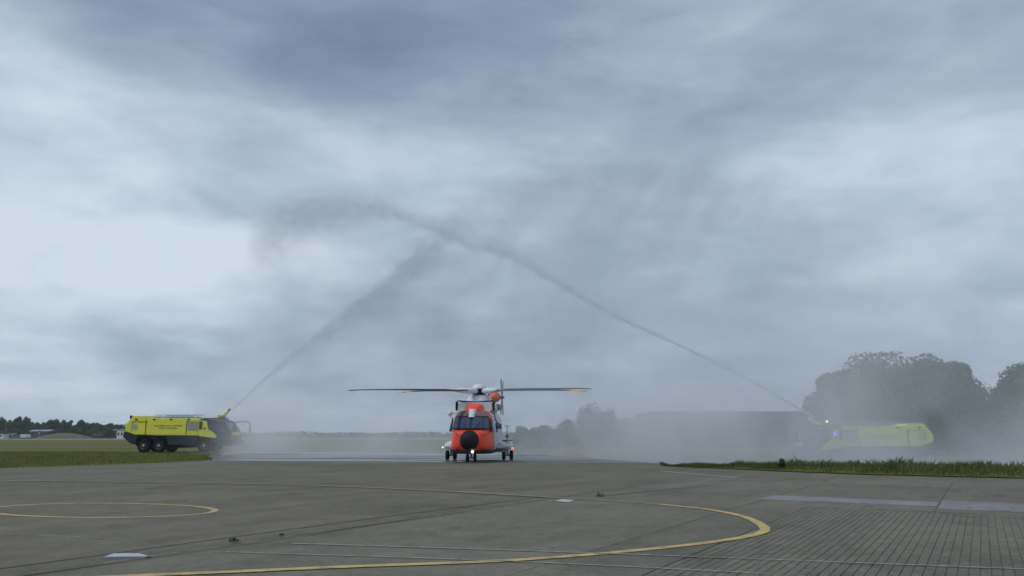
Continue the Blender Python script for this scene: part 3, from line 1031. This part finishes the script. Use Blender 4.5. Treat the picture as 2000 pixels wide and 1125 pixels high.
MB().tube([(.35, 9.5, 3.2), (.62, 9.3, 2.6), (.78, 9.2, 2.2)], .07).build('tail_antenna', M['radome'], heli)
# sponsons, undercarriage
for s in (-1, 1):
    MB().rings([[(s * (1.3 + xx), y, 1.02 + zz_ * hh) for (xx, zz_) in ((0, -1), (w_ * .8, -1), (w_, -.3), (w_ * .9, .6), (w_ * .6, 1), (0, 1))] for (y, w_, hh) in ((-1.3, .55, .18), (-1.0, .95, .27), (-.4, 1.12, .30), (2.0, 1.12, .30), (3.0, .8, .22), (3.6, .3, .1))]).build('sponson', W_, heli, smooth=35)
    lg = MB().tube([(s * 2.0, .5, .9), (s * 2.02, .55, .34)], .08).tube([(s * 1.7, .56, .32), (s * 2.34, .56, .32)], .05).build('main_gear_leg', M['grey'], heli)
    for q in (-.27, .27):
        cx_ = s * 2.02 + q
        w1 = MB().lathe([(.14, cx_ - .11), (.28, cx_ - .12), (.33, cx_ - .07), (.33, cx_ + .07), (.28, cx_ + .12), (.14, cx_ + .11)], (0, .56, .33), 'x', 20).build('wheel', M['black'], heli, smooth=35)
        MB().lathe([(.02, cx_ - .08), (.15, cx_ - .08), (.15, cx_ + .08), (.02, cx_ + .08)], (0, .56, .33), 'x', 12).build('rim', M['rim'], w1)
MB().box(1.45, 2.1, -1.0, -.4, .55, .74).build('gear_door', M['grey'], heli, bevel=.04)
MB().box(1.75, 2.35, -.9, -.2, 1.33, 1.39).build('sponson_step', M['radome'], heli)
MB().tube([(2.05, -.5, 1.38), (2.05, -.5, 2.35)], .03).box(1.87, 2.23, -.56, -.44, 2.33, 2.38).ball((2.05, -.55, 1.65), .13).build('searchlight_post', M['grey'], heli)  # post carrying a searchlight on the port sponson
MB().tube([(.0, -4.6, .7), (.0, -4.7, .28)], .07).tube([(-.24, -4.7, .27), (.24, -4.7, .27)], .045).build('nose_gear_leg', M['grey'], heli)
for q in (-.24, .24):
    w1 = MB().lathe([(.1, q - .085), (.22, q - .09), (.27, q - .05), (.27, q + .05), (.22, q + .09), (.1, q + .085)], (0, -4.7, .27), 'x', 18).build('wheel', M['black'], heli, smooth=35)
    MB().lathe([(.02, q - .06), (.12, q - .06), (.12, q + .06), (.02, q + .06)], (0, -4.7, .27), 'x', 12).build('rim', M['rim'], w1)
MB().ball((.17, -5.62, .68), .085).build('landing_light', M['white_lamp'], heli, smooth=60)
MB().box(.06, .28, -5.57, -5.3, .58, .78).build('light_housing', M['radome'], heli, bevel=.02)
MB().ball((2.44, -.8, .82), .085).build('navigation_light', M['red_lamp'], heli, label='lit red navigation light')
MB().ball((-2.44, -.8, .88), .045).build('navigation_light', M['green_lamp'], heli, label='lit green navigation light')
# hoist, mirrors, exhausts, antennas
hs = MB().tube([(-1.25, -1.6, 3.28), (-1.8, -1.6, 3.2)], .06).ball((-1.82, -1.6, 3.2), .2, .35, .17).tube([(-1.8, -1.6, 3.08), (-1.8, -1.6, 2.88)], .06).build('rescue_hoist', W_, heli, smooth=40)
MB().tube([(1.25, -3.9, 3.2), (1.42, -4.0, 3.1), (1.52, -4.1, 2.7), (1.68, -4.1, 2.45)], .04).build('handrail', M['radome'], heli)
for s in (-1, 1):
    MB().lathe([(.02, 1.6), (.22, 1.6), (.26, 2.5), (.2, 2.52), (.02, 2.4)], (s * 1.2, 0, 3.75), 'y', 14).build('exhaust', M['grey'], heli, smooth=40)
MB().box(1.49, 1.56, -3.2, -2.9, 1.9, 2.3).build('step_plate', M['radome'], heli)
for (x_, z_) in ((.78, 1.75), (.98, 1.7), (-.9, 1.8)):
    MB().tube([(x_, -5.62, z_), (x_ + .03, -5.8, z_ + .02)], .03).build('pitot_probe', M['radome'], heli)
mast = pt(935, 849, 55.5)
heli.location = (mast.x, 55.5, .0)
heli.rotation_euler = (0, 0, YAW)


# ---------------------------------------------------------------- trees
def crown_mesh(name, w, h, dpt, n, size, seed, mat, lumps=16, low=.12):
    rnd = random.Random(seed)
    lobes = []
    for i in range(lumps):
        a, rr = rnd.uniform(0, 6.283), rnd.random() ** .5 * .62
        zz_ = rnd.uniform(low + .12, .86)
        taper = 1 - .55 * max(0, zz_ - .45) / .45 - .25 * max(0, .3 - zz_) / .3
        lobes.append((math.cos(a) * rr * w / 2 * taper, math.sin(a) * rr * dpt / 2 * taper, zz_ * h, rnd.uniform(.15, .30) * min(w, h) * (.75 if zz_ > .7 else 1)))
    lobes.append((0, 0, h * .52, .36 * min(w, h)))
    vs, fs = [], []
    tot = sum(l[3] ** 2 for l in lobes)
    for (x, y, z, r_) in lobes:
        for _ in range(int(n * r_ * r_ / tot)):
            q = Vector((rnd.gauss(0, 1), rnd.gauss(0, 1), rnd.gauss(0, 1) * .9)).normalized()
            k = r_ * (rnd.random() ** .25) * (1 + .16 * noise.noise(q * 2.2 + Vector((x, y, z))))
            c = Vector((x, y, z)) + q * k
            c.z = max(c.z, h * low * rnd.uniform(.3, 1))
            if c.z > h: c.z = h - rnd.random() * .3
            nrm = (q + Vector((rnd.gauss(0, .6), rnd.gauss(0, .6), rnd.gauss(.3, .6)))).normalized()
            a = nrm.orthogonal().normalized()
            b = nrm.cross(a)
            th_ = rnd.uniform(0, 6.28)
            a, b = a * math.cos(th_) + b * math.sin(th_), b * math.cos(th_) - a * math.sin(th_)
            s_ = size * rnd.uniform(.6, 1.35)
            o = len(vs)
            vs += [c - a * s_, c + b * s_ * .55, c + a * s_, c - b * s_ * .55]
            fs.append((o, o + 1, o + 2, o + 3))
    me = bpy.data.meshes.new(name)
    me.from_pydata([tuple(v) for v in vs], [], fs)
    me.materials.append(mat)
    return me


def trunk_mesh(name, h, r_, w, seed):
    rnd = random.Random(seed)
    b = MB()
    b.tube([(0, 0, -.2), (.1, 0, h * .2), (0, .1, h * .45), (.1, 0, h * .75)], [r_ * 1.3, r_, r_ * .7, r_ * .2], 8)
    for i in range(7):
        a = rnd.uniform(0, 6.28)
        z0 = h * rnd.uniform(.18, .5)
        e = Vector((math.cos(a) * w * .32, math.sin(a) * w * .32, z0 + h * .28))
        b.tube([(0, 0, z0), tuple(e * .5 + Vector((0, 0, z0 * .5 + .1))), tuple(e)], [r_ * .5, r_ * .3, r_ * .08], 6)
    o = b.build(name, M['bark'], smooth=60)
    me = o.data
    bpy.data.objects.remove(o)
    return me


def place_tree(name, crown, trunk, loc, rz, scale, label, group):
    root = empty(name, loc, rz)
    root.scale = scale
    tag(root, label, 'tree' if 'tree' in name else 'bush', group)
    for nm, me in (('trunk', trunk), ('crown', crown)):
        o = bpy.data.objects.new(nm, me)
        COL.objects.link(o)
        o.parent = root
    return root


# big trees at the right
big_def = [  # u centre, top v, width px, distance, label
    (1634, 722, 124, 100, 11, 'leftmost and lowest of the big misty trees, left of the dark crown', 'leaf_b'),
    (1708, 688, 165, 99, 12, 'tallest dark round tree rising behind the misty fire engine', 'leaf_a'),
    (1780, 693, 165, 101, 13, 'broad tree beside the tallest dark crown, above the truck tail', 'leaf_a'),
    (1848, 701, 140, 100, 14, 'large tree right of the truck, left of the gap of sky', 'leaf_b'),
    (2005, 698, 142, 92, 15, 'big tree cut off by the right edge of the picture', 'leaf_b'),
    (2075, 690, 150, 90, 16, 'large tree just outside the right of the picture', 'leaf_a'),
    (1925, 800, 110, 104, 17, 'low spreading tree under the gap between the big trees', 'leaf_a'),
    (1560, 806, 90, 110, 18, 'low bushy tree at the left foot of the big trees', 'leaf_b'),
]
for (u, v, wpx, Y_, sd, lab, mt_) in big_def:
    top = pt(u, v, Y_)
    gz = height(top.x, Y_)
    H_ = top.z - gz
    w_ = wpx / (F / Y_) * 1.15
    cm = crown_mesh('broadleaf_crown', w_, H_ * 1.0, w_ * .9, 36000 if H_ > 8 else 9000, .22, sd, M[mt_], 34 if H_ > 8 else 16, .06)
    tm = trunk_mesh('broadleaf_trunk', H_, .3, w_, sd)
    place_tree('broadleaf_tree', cm, tm, (top.x, Y_, gz), 0, (1, 1, 1), lab, 'big trees behind the right fire engine')

# middle distance
mid_def = [
    (1020, 832, 70, 150, 'leaf_a', 'lowest bush directly right of the helicopter'), (1062, 824, 70, 150, 'leaf_b', 'rounded bush left of the peaked tree'), (1103, 815, 60, 150, 'leaf_a', 'small tree on the left shoulder of the peaked tree'),
    (1152, 783, 66, 150, 'leaf_c', 'peaked tree standing highest right of the helicopter'), (1188, 796, 60, 152, 'leaf_a', 'dark tree on the right shoulder of the peaked tree'), (1220, 812, 60, 152, 'leaf_c', 'low tree in the dip right of the peaked tree'),
    (1252, 805, 70, 152, 'leaf_a', 'rounded tree left of the long flat-roofed building'), (1296, 804, 70, 150, 'leaf_c', 'tree touching the left end of the flat-roofed building'),
]
for i, (u, v, wpx, Y_, mt_, lab) in enumerate(mid_def):
    top = pt(u, v, Y_)
    gz = height(top.x, Y_)
    H_ = top.z - gz
    w_ = wpx / (F / Y_) * 1.25
    cm = crown_mesh('field_tree_crown', w_, H_, w_, 4200, .19, 40 + i, M[mt_], 14, .04)
    tm = trunk_mesh('field_tree_trunk', H_, .16, w_, 40 + i)
    place_tree('field_tree', cm, tm, (top.x, Y_, gz), 0, (1, 1, 1), lab, 'trees right of the helicopter')

# long flat-topped building
bld = empty('hangar', (0, 0, 0))
HY = 160
pa, pb = pt(1280, 803.5, HY), pt(1600, 803.5, HY)
gz = -.9
MB().box(pa.x, pb.x, HY, HY + 25, gz, pa.z - .3).build('wall', M['hangar'], bld)
MB().box(pa.x - .4, pb.x + .4, HY - .4, HY + 25.4, pa.z - .3, pa.z).build('roof', M['hangar'], bld, bevel=.05)
nd_ = 5
for i in range(nd_):
    xa = pa.x + 1.5 + i * (pb.x - pa.x - 3) / nd_
    dr = MB().box(xa, xa + 4.6, HY - .12, HY + .1, gz, gz + 4.2).build('hangar_door', M['dark'], bld)
    MB().box(xa + 2.25, xa + 2.35, HY - .16, HY - .1, gz, gz + 4.1).build('door_joint', M['roof_grey'], dr)
tag(bld, 'long dark flat-roofed building lost in the mist behind the water arch', 'building')

# far left trees
ORD = ['outermost'] + 'first second third fourth fifth sixth seventh eighth ninth tenth eleventh twelfth thirteenth fourteenth fifteenth sixteenth seventeenth eighteenth nineteenth twentieth'.split() + ['twenty-first', 'twenty-second']
fc = [crown_mesh('far_crown', 6.2, 9, 6, 2600, .36, 70 + i, M[('leaf_a', 'leaf_c', 'leaf_b')[i % 3]], 10, .03) for i in range(5)]
ft = [trunk_mesh('far_trunk', 9, .2, 6, 70 + i) for i in range(2)]
tops = [(-25, 813), (-8, 816), (6, 814), (22, 811.5), (37, 814.5), (52, 814), (64, 822), (76, 824), (88, 817.5), (100, 821), (110, 818.5), (123, 817.5), (137, 820), (148, 823), (158, 821), (170, 825), (181, 823.5), (193, 825), (204, 826.5), (215, 827), (227, 829), (238, 828), (249, 831)]
place_words = ['nearest the left picture edge', 'tall one above the white shed', 'beside the tall one above the shed']
for i, (u, v) in enumerate(tops):
    Y_ = 372 + (i * 37 % 11)
    top = pt(u, v, Y_)
    H_ = top.z
    wsc = random.uniform(.8, 1.1)
    place_tree('woodland_tree', fc[i % 5], ft[i % 2], (top.x, Y_, 0), random.uniform(0, 6), (wsc, wsc, H_ / 8.6),
               '%s tree of the far wood, counted from the left picture edge' % ORD[i], 'trees of the far left wood')
# understory so that the wood closes at its foot
for i in range(14):
    u = -20 + i * 19.5
    p = pt(u, 849, 366)
    place_tree('woodland_bush', fc[(i + 2) % 5], ft[0], (p.x, 366 + i % 3, 0), i * 1.3, (.9, .9, .52), '%s low bush from the left edge, at the foot of the far wood' % ORD[i], 'bushes along the far left wood')
# pale willow bushes
for i, (u, v, wd, lab) in enumerate([(185, 852, 1.0, 'pale grey-green bush, leftmost of two before the far wood'), (196, 850, 1.3, 'pale grey-green bush nearest the fire engine tail'), ]):
    p = pt(u, v, 345)
    cm = crown_mesh('pale_crown', 3.4 * wd, 2.4, 3, 700, .2, 90 + i, M['leaf_pale'], 7, .02)
    place_tree('pale_bush', cm, trunk_mesh('pale_trunk', 2, .08, 2, 3), (p.x, 345, 0), 0, (1, 1, 1), lab, 'pale bushes before the wood')

# far left buildings and objects
def house(u0, u1, v, Y_, dpt, mw, mr, name, label, gable=0.0, nwin=2):
    a, b_ = pt(u0, v, Y_), pt(u1, v, Y_)
    r_ = empty(name, ((a.x + b_.x) / 2, Y_, 0))
    w_ = (b_.x - a.x) / 2
    H_ = a.z
    MB().box(-w_, w_, 0, dpt, 0, H_ - gable).build('wall', mw, r_)
    if gable:
        MB().rings([[(-w_ - .2, -.2, H_ - gable), (-w_ - .2, dpt / 2, H_), (-w_ - .2, dpt + .2, H_ - gable)], [(w_ + .2, -.2, H_ - gable), (w_ + .2, dpt / 2, H_), (w_ + .2, dpt + .2, H_ - gable)]]).build('roof', mr, r_)
    else:
        MB().box(-w_ - .15, w_ + .15, -.15, dpt + .15, H_, H_ + .18).build('roof', mr, r_)
    for i in range(nwin):
        xx = -w_ + (i + .5) * 2 * w_ / nwin
        MB().box(xx - .4, xx + .4, -.05, .05, (H_ - gable) * .4, (H_ - gable) * .75).build('window', M['glass'], r_)
    tag(r_, label, 'building')


house(-14, 7, 847.5, 352, 6, M['wall_white'], M['roof_grey'], 'white_shed', 'white flat shed at the far left picture edge')
house(8, 25, 846, 356, 6, M['wall_grey'], M['roof_grey'], 'grey_shed', 'grey shed with low ridge roof beside the white shed', .7)
house(58, 96, 839, 362, 6, M['hangar'], M['wall_grey'], 'low_barn', 'dark low barn half hidden behind the earth mound', .8, 3)
house(209, 228, 838, 368, 8, M['wall_grey'], M['roof_grey'], 'grey_house', 'brown-grey house in the wood near the fire engine tail', .8)
house(229, 242, 837.5, 355, 8, M['wall_white'], M['roof_grey'], 'pale_house', 'pale house directly left of the fire engine tail', .8)

# white box van far away
vn = empty('parked_van', (pt(50, 849, 345).x, 345, 0))
MB().box(-1.75, 1.15, -1, 1, .45, 1.9).build('van_body', M['wall_white'], vn, bevel=.12)
MB().prism([(1.16, .45), (1.9, .45), (1.9, 1.05), (1.45, 1.7), (1.16, 1.75)], -.95, .95).build('cab', M['wall_white'], vn, bevel=.05)
MB().prism([(1.3, 1.1), (1.86, 1.08), (1.44, 1.62), (1.3, 1.62)], -.97, .97).build('window', M['glass'], vn)
for xx in (-1.1, 1.25):
    for yy in (-.85, .85):
        MB().lathe([(.02, yy - .1), (.33, yy - .1), (.33, yy + .1), (.02, yy + .1)], (xx, 0, .33), 'y', 12).build('wheel', M['black'], vn)
tag(vn, 'small white van parked in front of the far left wood', 'van')
# red and white pole
po = empty('windsock_pole', (pt(76, 849, 335).x, 335, 0))
for i in range(4):
    MB().lathe([(.13, i * .95), (.12, i * .95 + .95)], (0, 0, 0), 'z', 8).build('pole_band', M['red'] if i % 2 else M['wall_white'], po)
MB().tube([(0, 0, 3.7), (.6, -.1, 3.5), (1.1, -.2, 3.0)], [.22, .17, .1], 8).build('windsock', M['red'], po)
tag(po, 'thin red and white pole with limp windsock left of the mound', 'pole')

# mound with bunker lip
mp = pt(122, 849, 330)
vs, n1, n2 = [], 26, 12
for j in range(n2 + 1):
    for i in range(n1 + 1):
        a, b_ = i / n1 * 2 - 1, j / n2 * 2 - 1
        h_ = 2.5 * max(0, 1 - a * a) ** .8 * max(0, 1 - b_ * b_) + .15 * noise.noise(Vector((a * 4, b_ * 4, 1)))
        vs.append((mp.x + a * 11, 332 + b_ * 7, -.05 + max(0, h_) if abs(a) < 1 and abs(b_) < 1 else -.05))
tag(MB().add(vs, [(j * (n1 + 1) + i, j * (n1 + 1) + i + 1, (j + 1) * (n1 + 1) + i + 1, (j + 1) * (n1 + 1) + i) for j in range(n2) for i in range(n1)]).build('mound', M['earth'], smooth=180), kind='structure')

# distant hill and horizon woods
hills = MB()
rs = []
for (y, k) in ((1380, 0), (1440, .7), (1500, 1), (1600, .6), (1700, 0)):
    rs.append([(x, y, -1 + k * (3 + 17 * math.exp(-((x + 730) / 170) ** 2) + 10 * math.exp(-((x + 1100) / 300) ** 2) + 3.5 * noise.noise(Vector((x * .02, y * .01, 0))))) for x in range(-1650, 1651, 30)])
n_ = len(rs[0])
hills.add([p for r_ in rs for p in r_], [(k * n_ + i, k * n_ + i + 1, (k + 1) * n_ + i + 1, (k + 1) * n_ + i) for k in range(4) for i in range(n_ - 1)])
tag(hills.build('hills', M['leaf_a'], smooth=180), kind='structure')
sp_v, sp_f = [], []
for i in range(9000):
    x = random.uniform(-600, 700)
    y = random.uniform(640, 700)
    hh = 3.6 + 1.6 * noise.noise(Vector((x * .03, 0, 4)))
    c = Vector((x, y, random.uniform(0, max(1, hh))))
    a = Vector((random.gauss(0, 1), random.gauss(0, .4), random.gauss(0, 1))).normalized() * random.uniform(.6, 1.3)
    b_ = Vector((random.gauss(0, 1), random.gauss(0, .4), random.gauss(0, 1))).normalized() * random.uniform(.6, 1.3)
    o = len(sp_v)
    sp_v += [c - a, c + b_, c + a, c - b_]
    sp_f.append((o, o + 1, o + 2, o + 3))
tag(MB().add(sp_v, sp_f).build('distant_woods', M['leaf_c']), 'low dark band of woods along the hazy horizon', 'woods', kind='stuff')

# small things on the apron and verge
def tuft(u, v, size, label):
    p = gp(u, v)
    b = MB()
    rnd = random.Random(int(u))
    for i in range(46):
        a = rnd.uniform(0, 6.28)
        l = size * rnd.uniform(.4, 1)
        ox, oy = rnd.gauss(0, size * .3), rnd.gauss(0, size * .2)
        e = Vector((math.cos(a), math.sin(a), rnd.uniform(.4, 1.4))).normalized() * l
        w_ = Vector((-math.sin(a), math.cos(a), 0)) * .008
        c = Vector((ox, oy, .02))
        b.add([c - w_, c + w_, c + e * .6 + w_ * .7, c + e], [(0, 1, 2, 3)])
    o = b.build('weed_tuft', M['grass_r'])
    o.location = (p.x, p.y, 0)
    tag(o, label, 'weed', 'weeds in the apron joints')


tuft(457, 1060, .13, 'weed tuft in the joint above the white cover')
tuft(1172, 971, .22, 'dark weed tuft beside the crack past the yellow line')
tuft(550, 1048, .07, 'small weed just right of the larger joint tuft')
mk = empty('edge_light', (gp(1545, 922).x, gp(1545, 922).y + 1.2, .1))
MB().lathe([(.02, 0), (.16, 0), (.15, .25), (.02, .25)], (0, 0, 0), 'z', 14).build('base', M['chassis'], mk)
MB().lathe([(.02, .25), (.13, .25), (.15, .34), (.12, .46), (.05, .50), (.02, .5)], (0, 0, 0), 'z', 14).build('lamp_housing', M['dark'], mk, smooth=40)
tag(mk, 'small dark edge light half buried in the right verge grass', 'light')


# ---------------------------------------------------------------- water
def step_rate(m, r_):
    try: m.cycles.volume_step_rate = r_
    except Exception: pass


def volmat(name, dens, alb, aniso=0.2, rate=1.0):
    o = X.nt.nodes.new('ShaderNodeOutputMaterial')
    v = X.nt.nodes.new('ShaderNodeVolumePrincipled')
    v.inputs['Color'].default_value = (*alb, 1)
    v.inputs['Anisotropy'].default_value = aniso
    if isinstance(dens, X): X.nt.links.new(dens.k, v.inputs['Density'])
    else: v.inputs['Density'].default_value = dens
    X.nt.links.new(v.outputs[0], o.inputs['Volume'])


# both jets fly in the upright plane through the two turrets
PL, PR = Vector((-28.3, 76.8)), Vector((24.2, 64.0))
E_ = (PR - PL).normalized()
LEN = (PR - PL).length


def plane_sz(u, v, off=0.0):
    dd = ray(u, v)
    nrm = Vector((-E_.y, E_.x))
    o = PL + nrm * off
    t_ = (o.x * nrm.x + o.y * nrm.y) / (dd.x * nrm.x + dd.y * nrm.y)
    p = Vector((dd.x * t_, dd.y * t_))
    return (p - o).dot(E_), CAMH + dd.z * t_


def jet(path, label, seed, off, gain, ndrop):
    """path: (u, v, half-width up, half-width down, optical depth)"""
    P_ = []
    for (u, v, wu, wd, tau) in path:
        s_, z_ = plane_sz(u, v, off)
        P_.append((s_, z_, wu / 21.5, wd / 21.5, tau))
    P_.sort()
    s0, s1 = P_[0][0], P_[-1][0]
    nrm = Vector((-E_.y, E_.x))
    o0 = PL + nrm * off
    root = empty('water_jet', (o0.x, o0.y, 0), math.atan2(E_.y, E_.x))
    tag(root, label, 'water jet', 'water jets of the salute arch')

    def lerp(s_, k):
        for a, b_ in zip(P_, P_[1:]):
            if s_ <= b_[0]: return a[k] + (b_[k] - a[k]) * (s_ - a[0]) / (b_[0] - a[0])
        return P_[-1][k]
    ZM, WM, DM = 32.0, 6.0, 8.0
    m = newmat('jet_spray')
    v = coord('Object')
    x, y, z = sep(v)
    k = (x - s0) / (s1 - s0)
    nn = lambda q: (q - s0) / (s1 - s0)
    zc = fcurve(k, [(nn(p[0]), p[1] / ZM) for p in P_]) * ZM
    wu = fcurve(k, [(nn(p[0]), p[2] / WM) for p in P_]) * WM
    wd = fcurve(k, [(nn(p[0]), p[3] / WM) for p in P_]) * WM
    wy = lambda p: min(1.6, max(.12, .5 * (p[2] + p[3]) * .8))
    wyf = fcurve(k, [(nn(p[0]), wy(p) / WM) for p in P_]) * WM
    dn = fcurve(k, [(nn(p[0]), (p[4] / (wy(p) * 1.77)) ** .5 / DM) for p in P_]) * DM
    # ragged edges: drag the centre line with noise that grows with the width
    w1 = nz(comb(x * .55 + seed, y * .5, z * .8), 1.0, 4, .6) - .5
    dzv = z - zc + w1 * (wu + wd) * 1.1
    up = (dzv.mx(0.0)) / wu
    dnw = ((dzv * -1.0).mx(0.0)) / wd
    fall = ((up * up + dnw * dnw + (y / wyf) * (y / wyf)) * -1.0).exp()
    streak = nz(comb(x * 1.1 + seed, y * .8, z * 1.1), 1.0, 5, .65)
    dens = dn * dn * fall * ((streak - .26) * 2.2).mx(0.0) * gain
    volmat('v', dens, (.73, .765, .84), 0.3)
    step_rate(m, .09)
    rs = []
    N = 60
    for i in range(N + 1):
        s_ = s0 + (s1 - s0) * i / N
        zc_, a_, b_ = lerp(s_, 1), lerp(s_, 2) * 2.4 + .12, lerp(s_, 3) * 2.4 + .12
        yw = min(1.6, max(.12, .4 * (lerp(s_, 2) + lerp(s_, 3)))) * 2.0
        rs.append([(s_, yw * math.cos(q), zc_ + (a_ if math.sin(q) > 0 else b_) * math.sin(q)) for q in [2 * math.pi * j / 12 for j in range(12)]])
    MB().rings(rs).build('spray', m, root)
    # drops of the jet
    vs, fs = [], []
    rnd = random.Random(int(seed * 10))
    for _ in range(ndrop):
        s_ = s0 + (s1 - s0) * rnd.random()
        zc_, a_, b_, tau = lerp(s_, 1), lerp(s_, 2), lerp(s_, 3), lerp(s_, 4)
        if rnd.random() > tau or a_ + b_ > .9 * rnd.random() + .25: continue
        q = rnd.gauss(0, .6)
        p = Vector((s_, rnd.gauss(0, .35) * (a_ + b_) * .5, zc_ + (q * a_ if q > 0 else q * b_)))
        sl = (lerp(s_ + .4, 1) - lerp(s_ - .4, 1)) / .8
        dr = Vector((1, 0, sl)).normalized()
        if a_ > 1.2: dr = Vector((rnd.gauss(0, .3), 0, -1)).normalized()
        l, r_ = rnd.uniform(.04, .15), rnd.uniform(.004, .010)
        e2 = dr.cross(Vector((0, 1, 0))).normalized()
        o = len(vs)
        vs += [p - dr * l, p + e2 * r_, p + Vector((0, r_, 0)), p - e2 * r_, p - Vector((0, r_, 0)), p + dr * l]
        fs += [(o, o + 2, o + 1), (o, o + 3, o + 2), (o, o + 4, o + 3), (o, o + 1, o + 4), (o + 5, o + 1, o + 2), (o + 5, o + 2, o + 3), (o + 5, o + 3, o + 4), (o + 5, o + 4, o + 1)]
    me = bpy.data.meshes.new('water_drops')
    me.from_pydata([tuple(q) for q in vs], [], fs)
    me.materials.append(M['drop'])
    dob = bpy.data.objects.new('water_drops', me)
    COL.objects.link(dob)
    dob.parent = root
    dob['kind'] = 'stuff'
    return root


M['drop'] = pbr(newmat('water_drop'), (.74, .77, .82), .3, spec=.6)
left_path = [(453, 801, 2.0, 2.2, .40), (490, 765, 2.4, 3.8, .42), (530, 727, 3, 8, .48), (580, 686, 4, 16, .62), (640, 638, 4, 28, .95), (700, 592, 5, 40, 1.15), (760, 545, 6, 52, 1.25),
             (810, 495, 6, 64, 1.25), (850, 462, 10, 72, 1.1), (900, 435, 34, 74, .62), (980, 400, 50, 70, .32), (1060, 365, 56, 80, .30), (1130, 340, 56, 100, .28), (1210, 335, 56, 120, .24), (1300, 350, 60, 120, .18), (1380, 380, 60, 110, .10), (1470, 420, 60, 100, .03)]
right_path = [(1592, 816, 2.4, 2.4, .30), (1540, 786, 2.4, 2.4, .34), (1470, 745, 2.6, 2.4, .42), (1380, 700, 3, 2.8, .50), (1300, 662, 4, 3, .52), (1230, 631, 6, 3.5, .52), (1160, 595, 9, 4, .50), (1080, 549, 15, 5, .56),
              (1000, 505, 26, 7, .62), (925, 478, 32, 12, .66), (860, 453, 20, 10, .64), (805, 432, 18, 10, .62), (755, 412, 20, 20, .84), (700, 403, 22, 32, .90), (640, 404, 24, 48, .92), (585, 416, 26, 62, .90), (545, 434, 28, 66, .84), (515, 455, 26, 60, .72), (495, 474, 18, 40, .25), (484, 490, 10, 20, .05)]
jet(left_path, 'water jet climbing from the left truck turret to the top of the arch', 3.1, 1.0, 1.7, 15000)
jet(right_path, 'thin dark water jet from the right truck curling over at its left end', 8.7, -1.0, 1.7, 15000)

# drifting spray of the arch
m = newmat('spray_mist')
v = coord('Object')
x, y, z = sep(v)
yc = (x + 28.3) * -.2438 + 76.0 - x.sm(4, 26) * 6.0
sl = ((y - yc) / 5.2)
slab_ = (sl * sl * -1.0).exp()
big_n = nz(comb(x * .13, y * .05, z * .10), 1.0, 3, .6)
str_n = nz(comb(x * .55 + z * .12, y * .15, z * .05 + 4.0), 1.0, 3, .6)
low = (z * -.24).exp() * (x.sm(-29, -23)) * (1.0 - x.sm(52, 70)) * (x.sm(-6, 16) * .25 + .95)
mid_ = ((z / 9.5) * (z / 9.5) * -1.0).exp() * x.sm(-2, 16) * (1.0 - x.sm(44, 66)) * .33 + ((x - 24.6) / 2.4 * ((x - 24.6) / 2.4) * -1.0).exp() * (1.0 - z.sm(7, 15)) * .45 + ((x - 16.0) / 7.0 * ((x - 16.0) / 7.0) * -1.0).exp() * (1.0 - z.sm(2.5, 9)) * .95
tall = (1.0 - z.sm(13, 25)) * (x.sm(-26, -12) * .5 + x.sm(-6, 4) * .5) * (1.0 - x.sm(22, 44)) * .20 + ((z - 15) / 4.5 * ((z - 15) / 4.5) * -1.0).exp() * x.sm(-24, -18) * (1.0 - x.sm(-12, -2)) * .16
left = ((x + 24.3) / 3.4 * ((x + 24.3) / 3.4) * -1.0).exp() * (z * -.20).exp() * 1.6
dens = (low * 1.0 * ((big_n - .5) * 4.6 + 1.0).mx(.15) + mid_ * ((big_n - .5) * 3.4 + (str_n - .5) * 2.2 + 1.0).mx(.05) + tall * ((str_n - .5) * 3.4 + 1.0).mx(0.0) + left) * slab_ / 9.2
volmat('mist', dens, (.965, .985, 1.0), 0.3)
step_rate(m, .42)
bx = MB().rings([[(-32, 60, -.95), (66, 42, -.95), (66, 76, -.95), (-32, 90, -.95)], [(-32, 60, 26), (66, 42, 26), (66, 76, 26), (-32, 90, 26)]])
tag(bx.build('mist', m), 'drifting veil of spray under and behind the water arch', 'mist', kind='stuff')

# spray thrown on past the crossing, falling back in curtains
m = newmat('curtain_spray')
v = coord('Object')
x, y, z = sep(v)
yc = (x + 28.3) * -.2438 + 77.5
sl = (y - yc) / 2.6
wob = nz(comb(x * .16, y * .1, z * .16), 1.0, 4, .6) - .5
top = (((x - 11.0) / 17.0) * ((x - 11.0) / 17.0)) * -9.0 + 27.5 + wob * 9.0      # height of the veil
env = 1.0 - (z - top).sm(-3.0, 1.2)
drop = (z - top) * .085                                                # thins as it falls
fade = drop.exp()
ex = x.sm(-10, -1) * (1.0 - x.sm(19, 33))
cur = nz(comb(x * .44 - z * .22 + wob * 3.0, y * .12, z * .10 + 2.0), 1.0, 4, .6)
patch = nz(comb(x * .17 - z * .1, y * .1, z * .14 + 9.0), 1.0, 4, .6)
dens = (sl * sl * -1.0).exp() * env * fade * ex * ((cur - .5) * 4.2 + (patch - .5) * 3.8 + 1.0).mx(0.06) * .098
volmat('curtain', dens, (.75, .785, .85), 0.3)
step_rate(m, .36)
g = MB().rings([[(-12, 69, 2), (34, 57.5, 2), (34, 67.5, 2), (-12, 79, 2)], [(-12, 69, 33), (34, 57.5, 33), (34, 67.5, 33), (-12, 79, 33)]])
tag(g.build('falling_spray', m), 'grey curtains of falling spray right of where the water jets cross', 'spray', kind='stuff')

# thin air over the whole place
m = newmat('haze_air')
volmat('haze', .00022, (.86, .92, 1.0), 0.0)
tag(MB().box(-1750, 1750, -70, 1760, -2.2, 62).build('haze', m), kind='stuff')
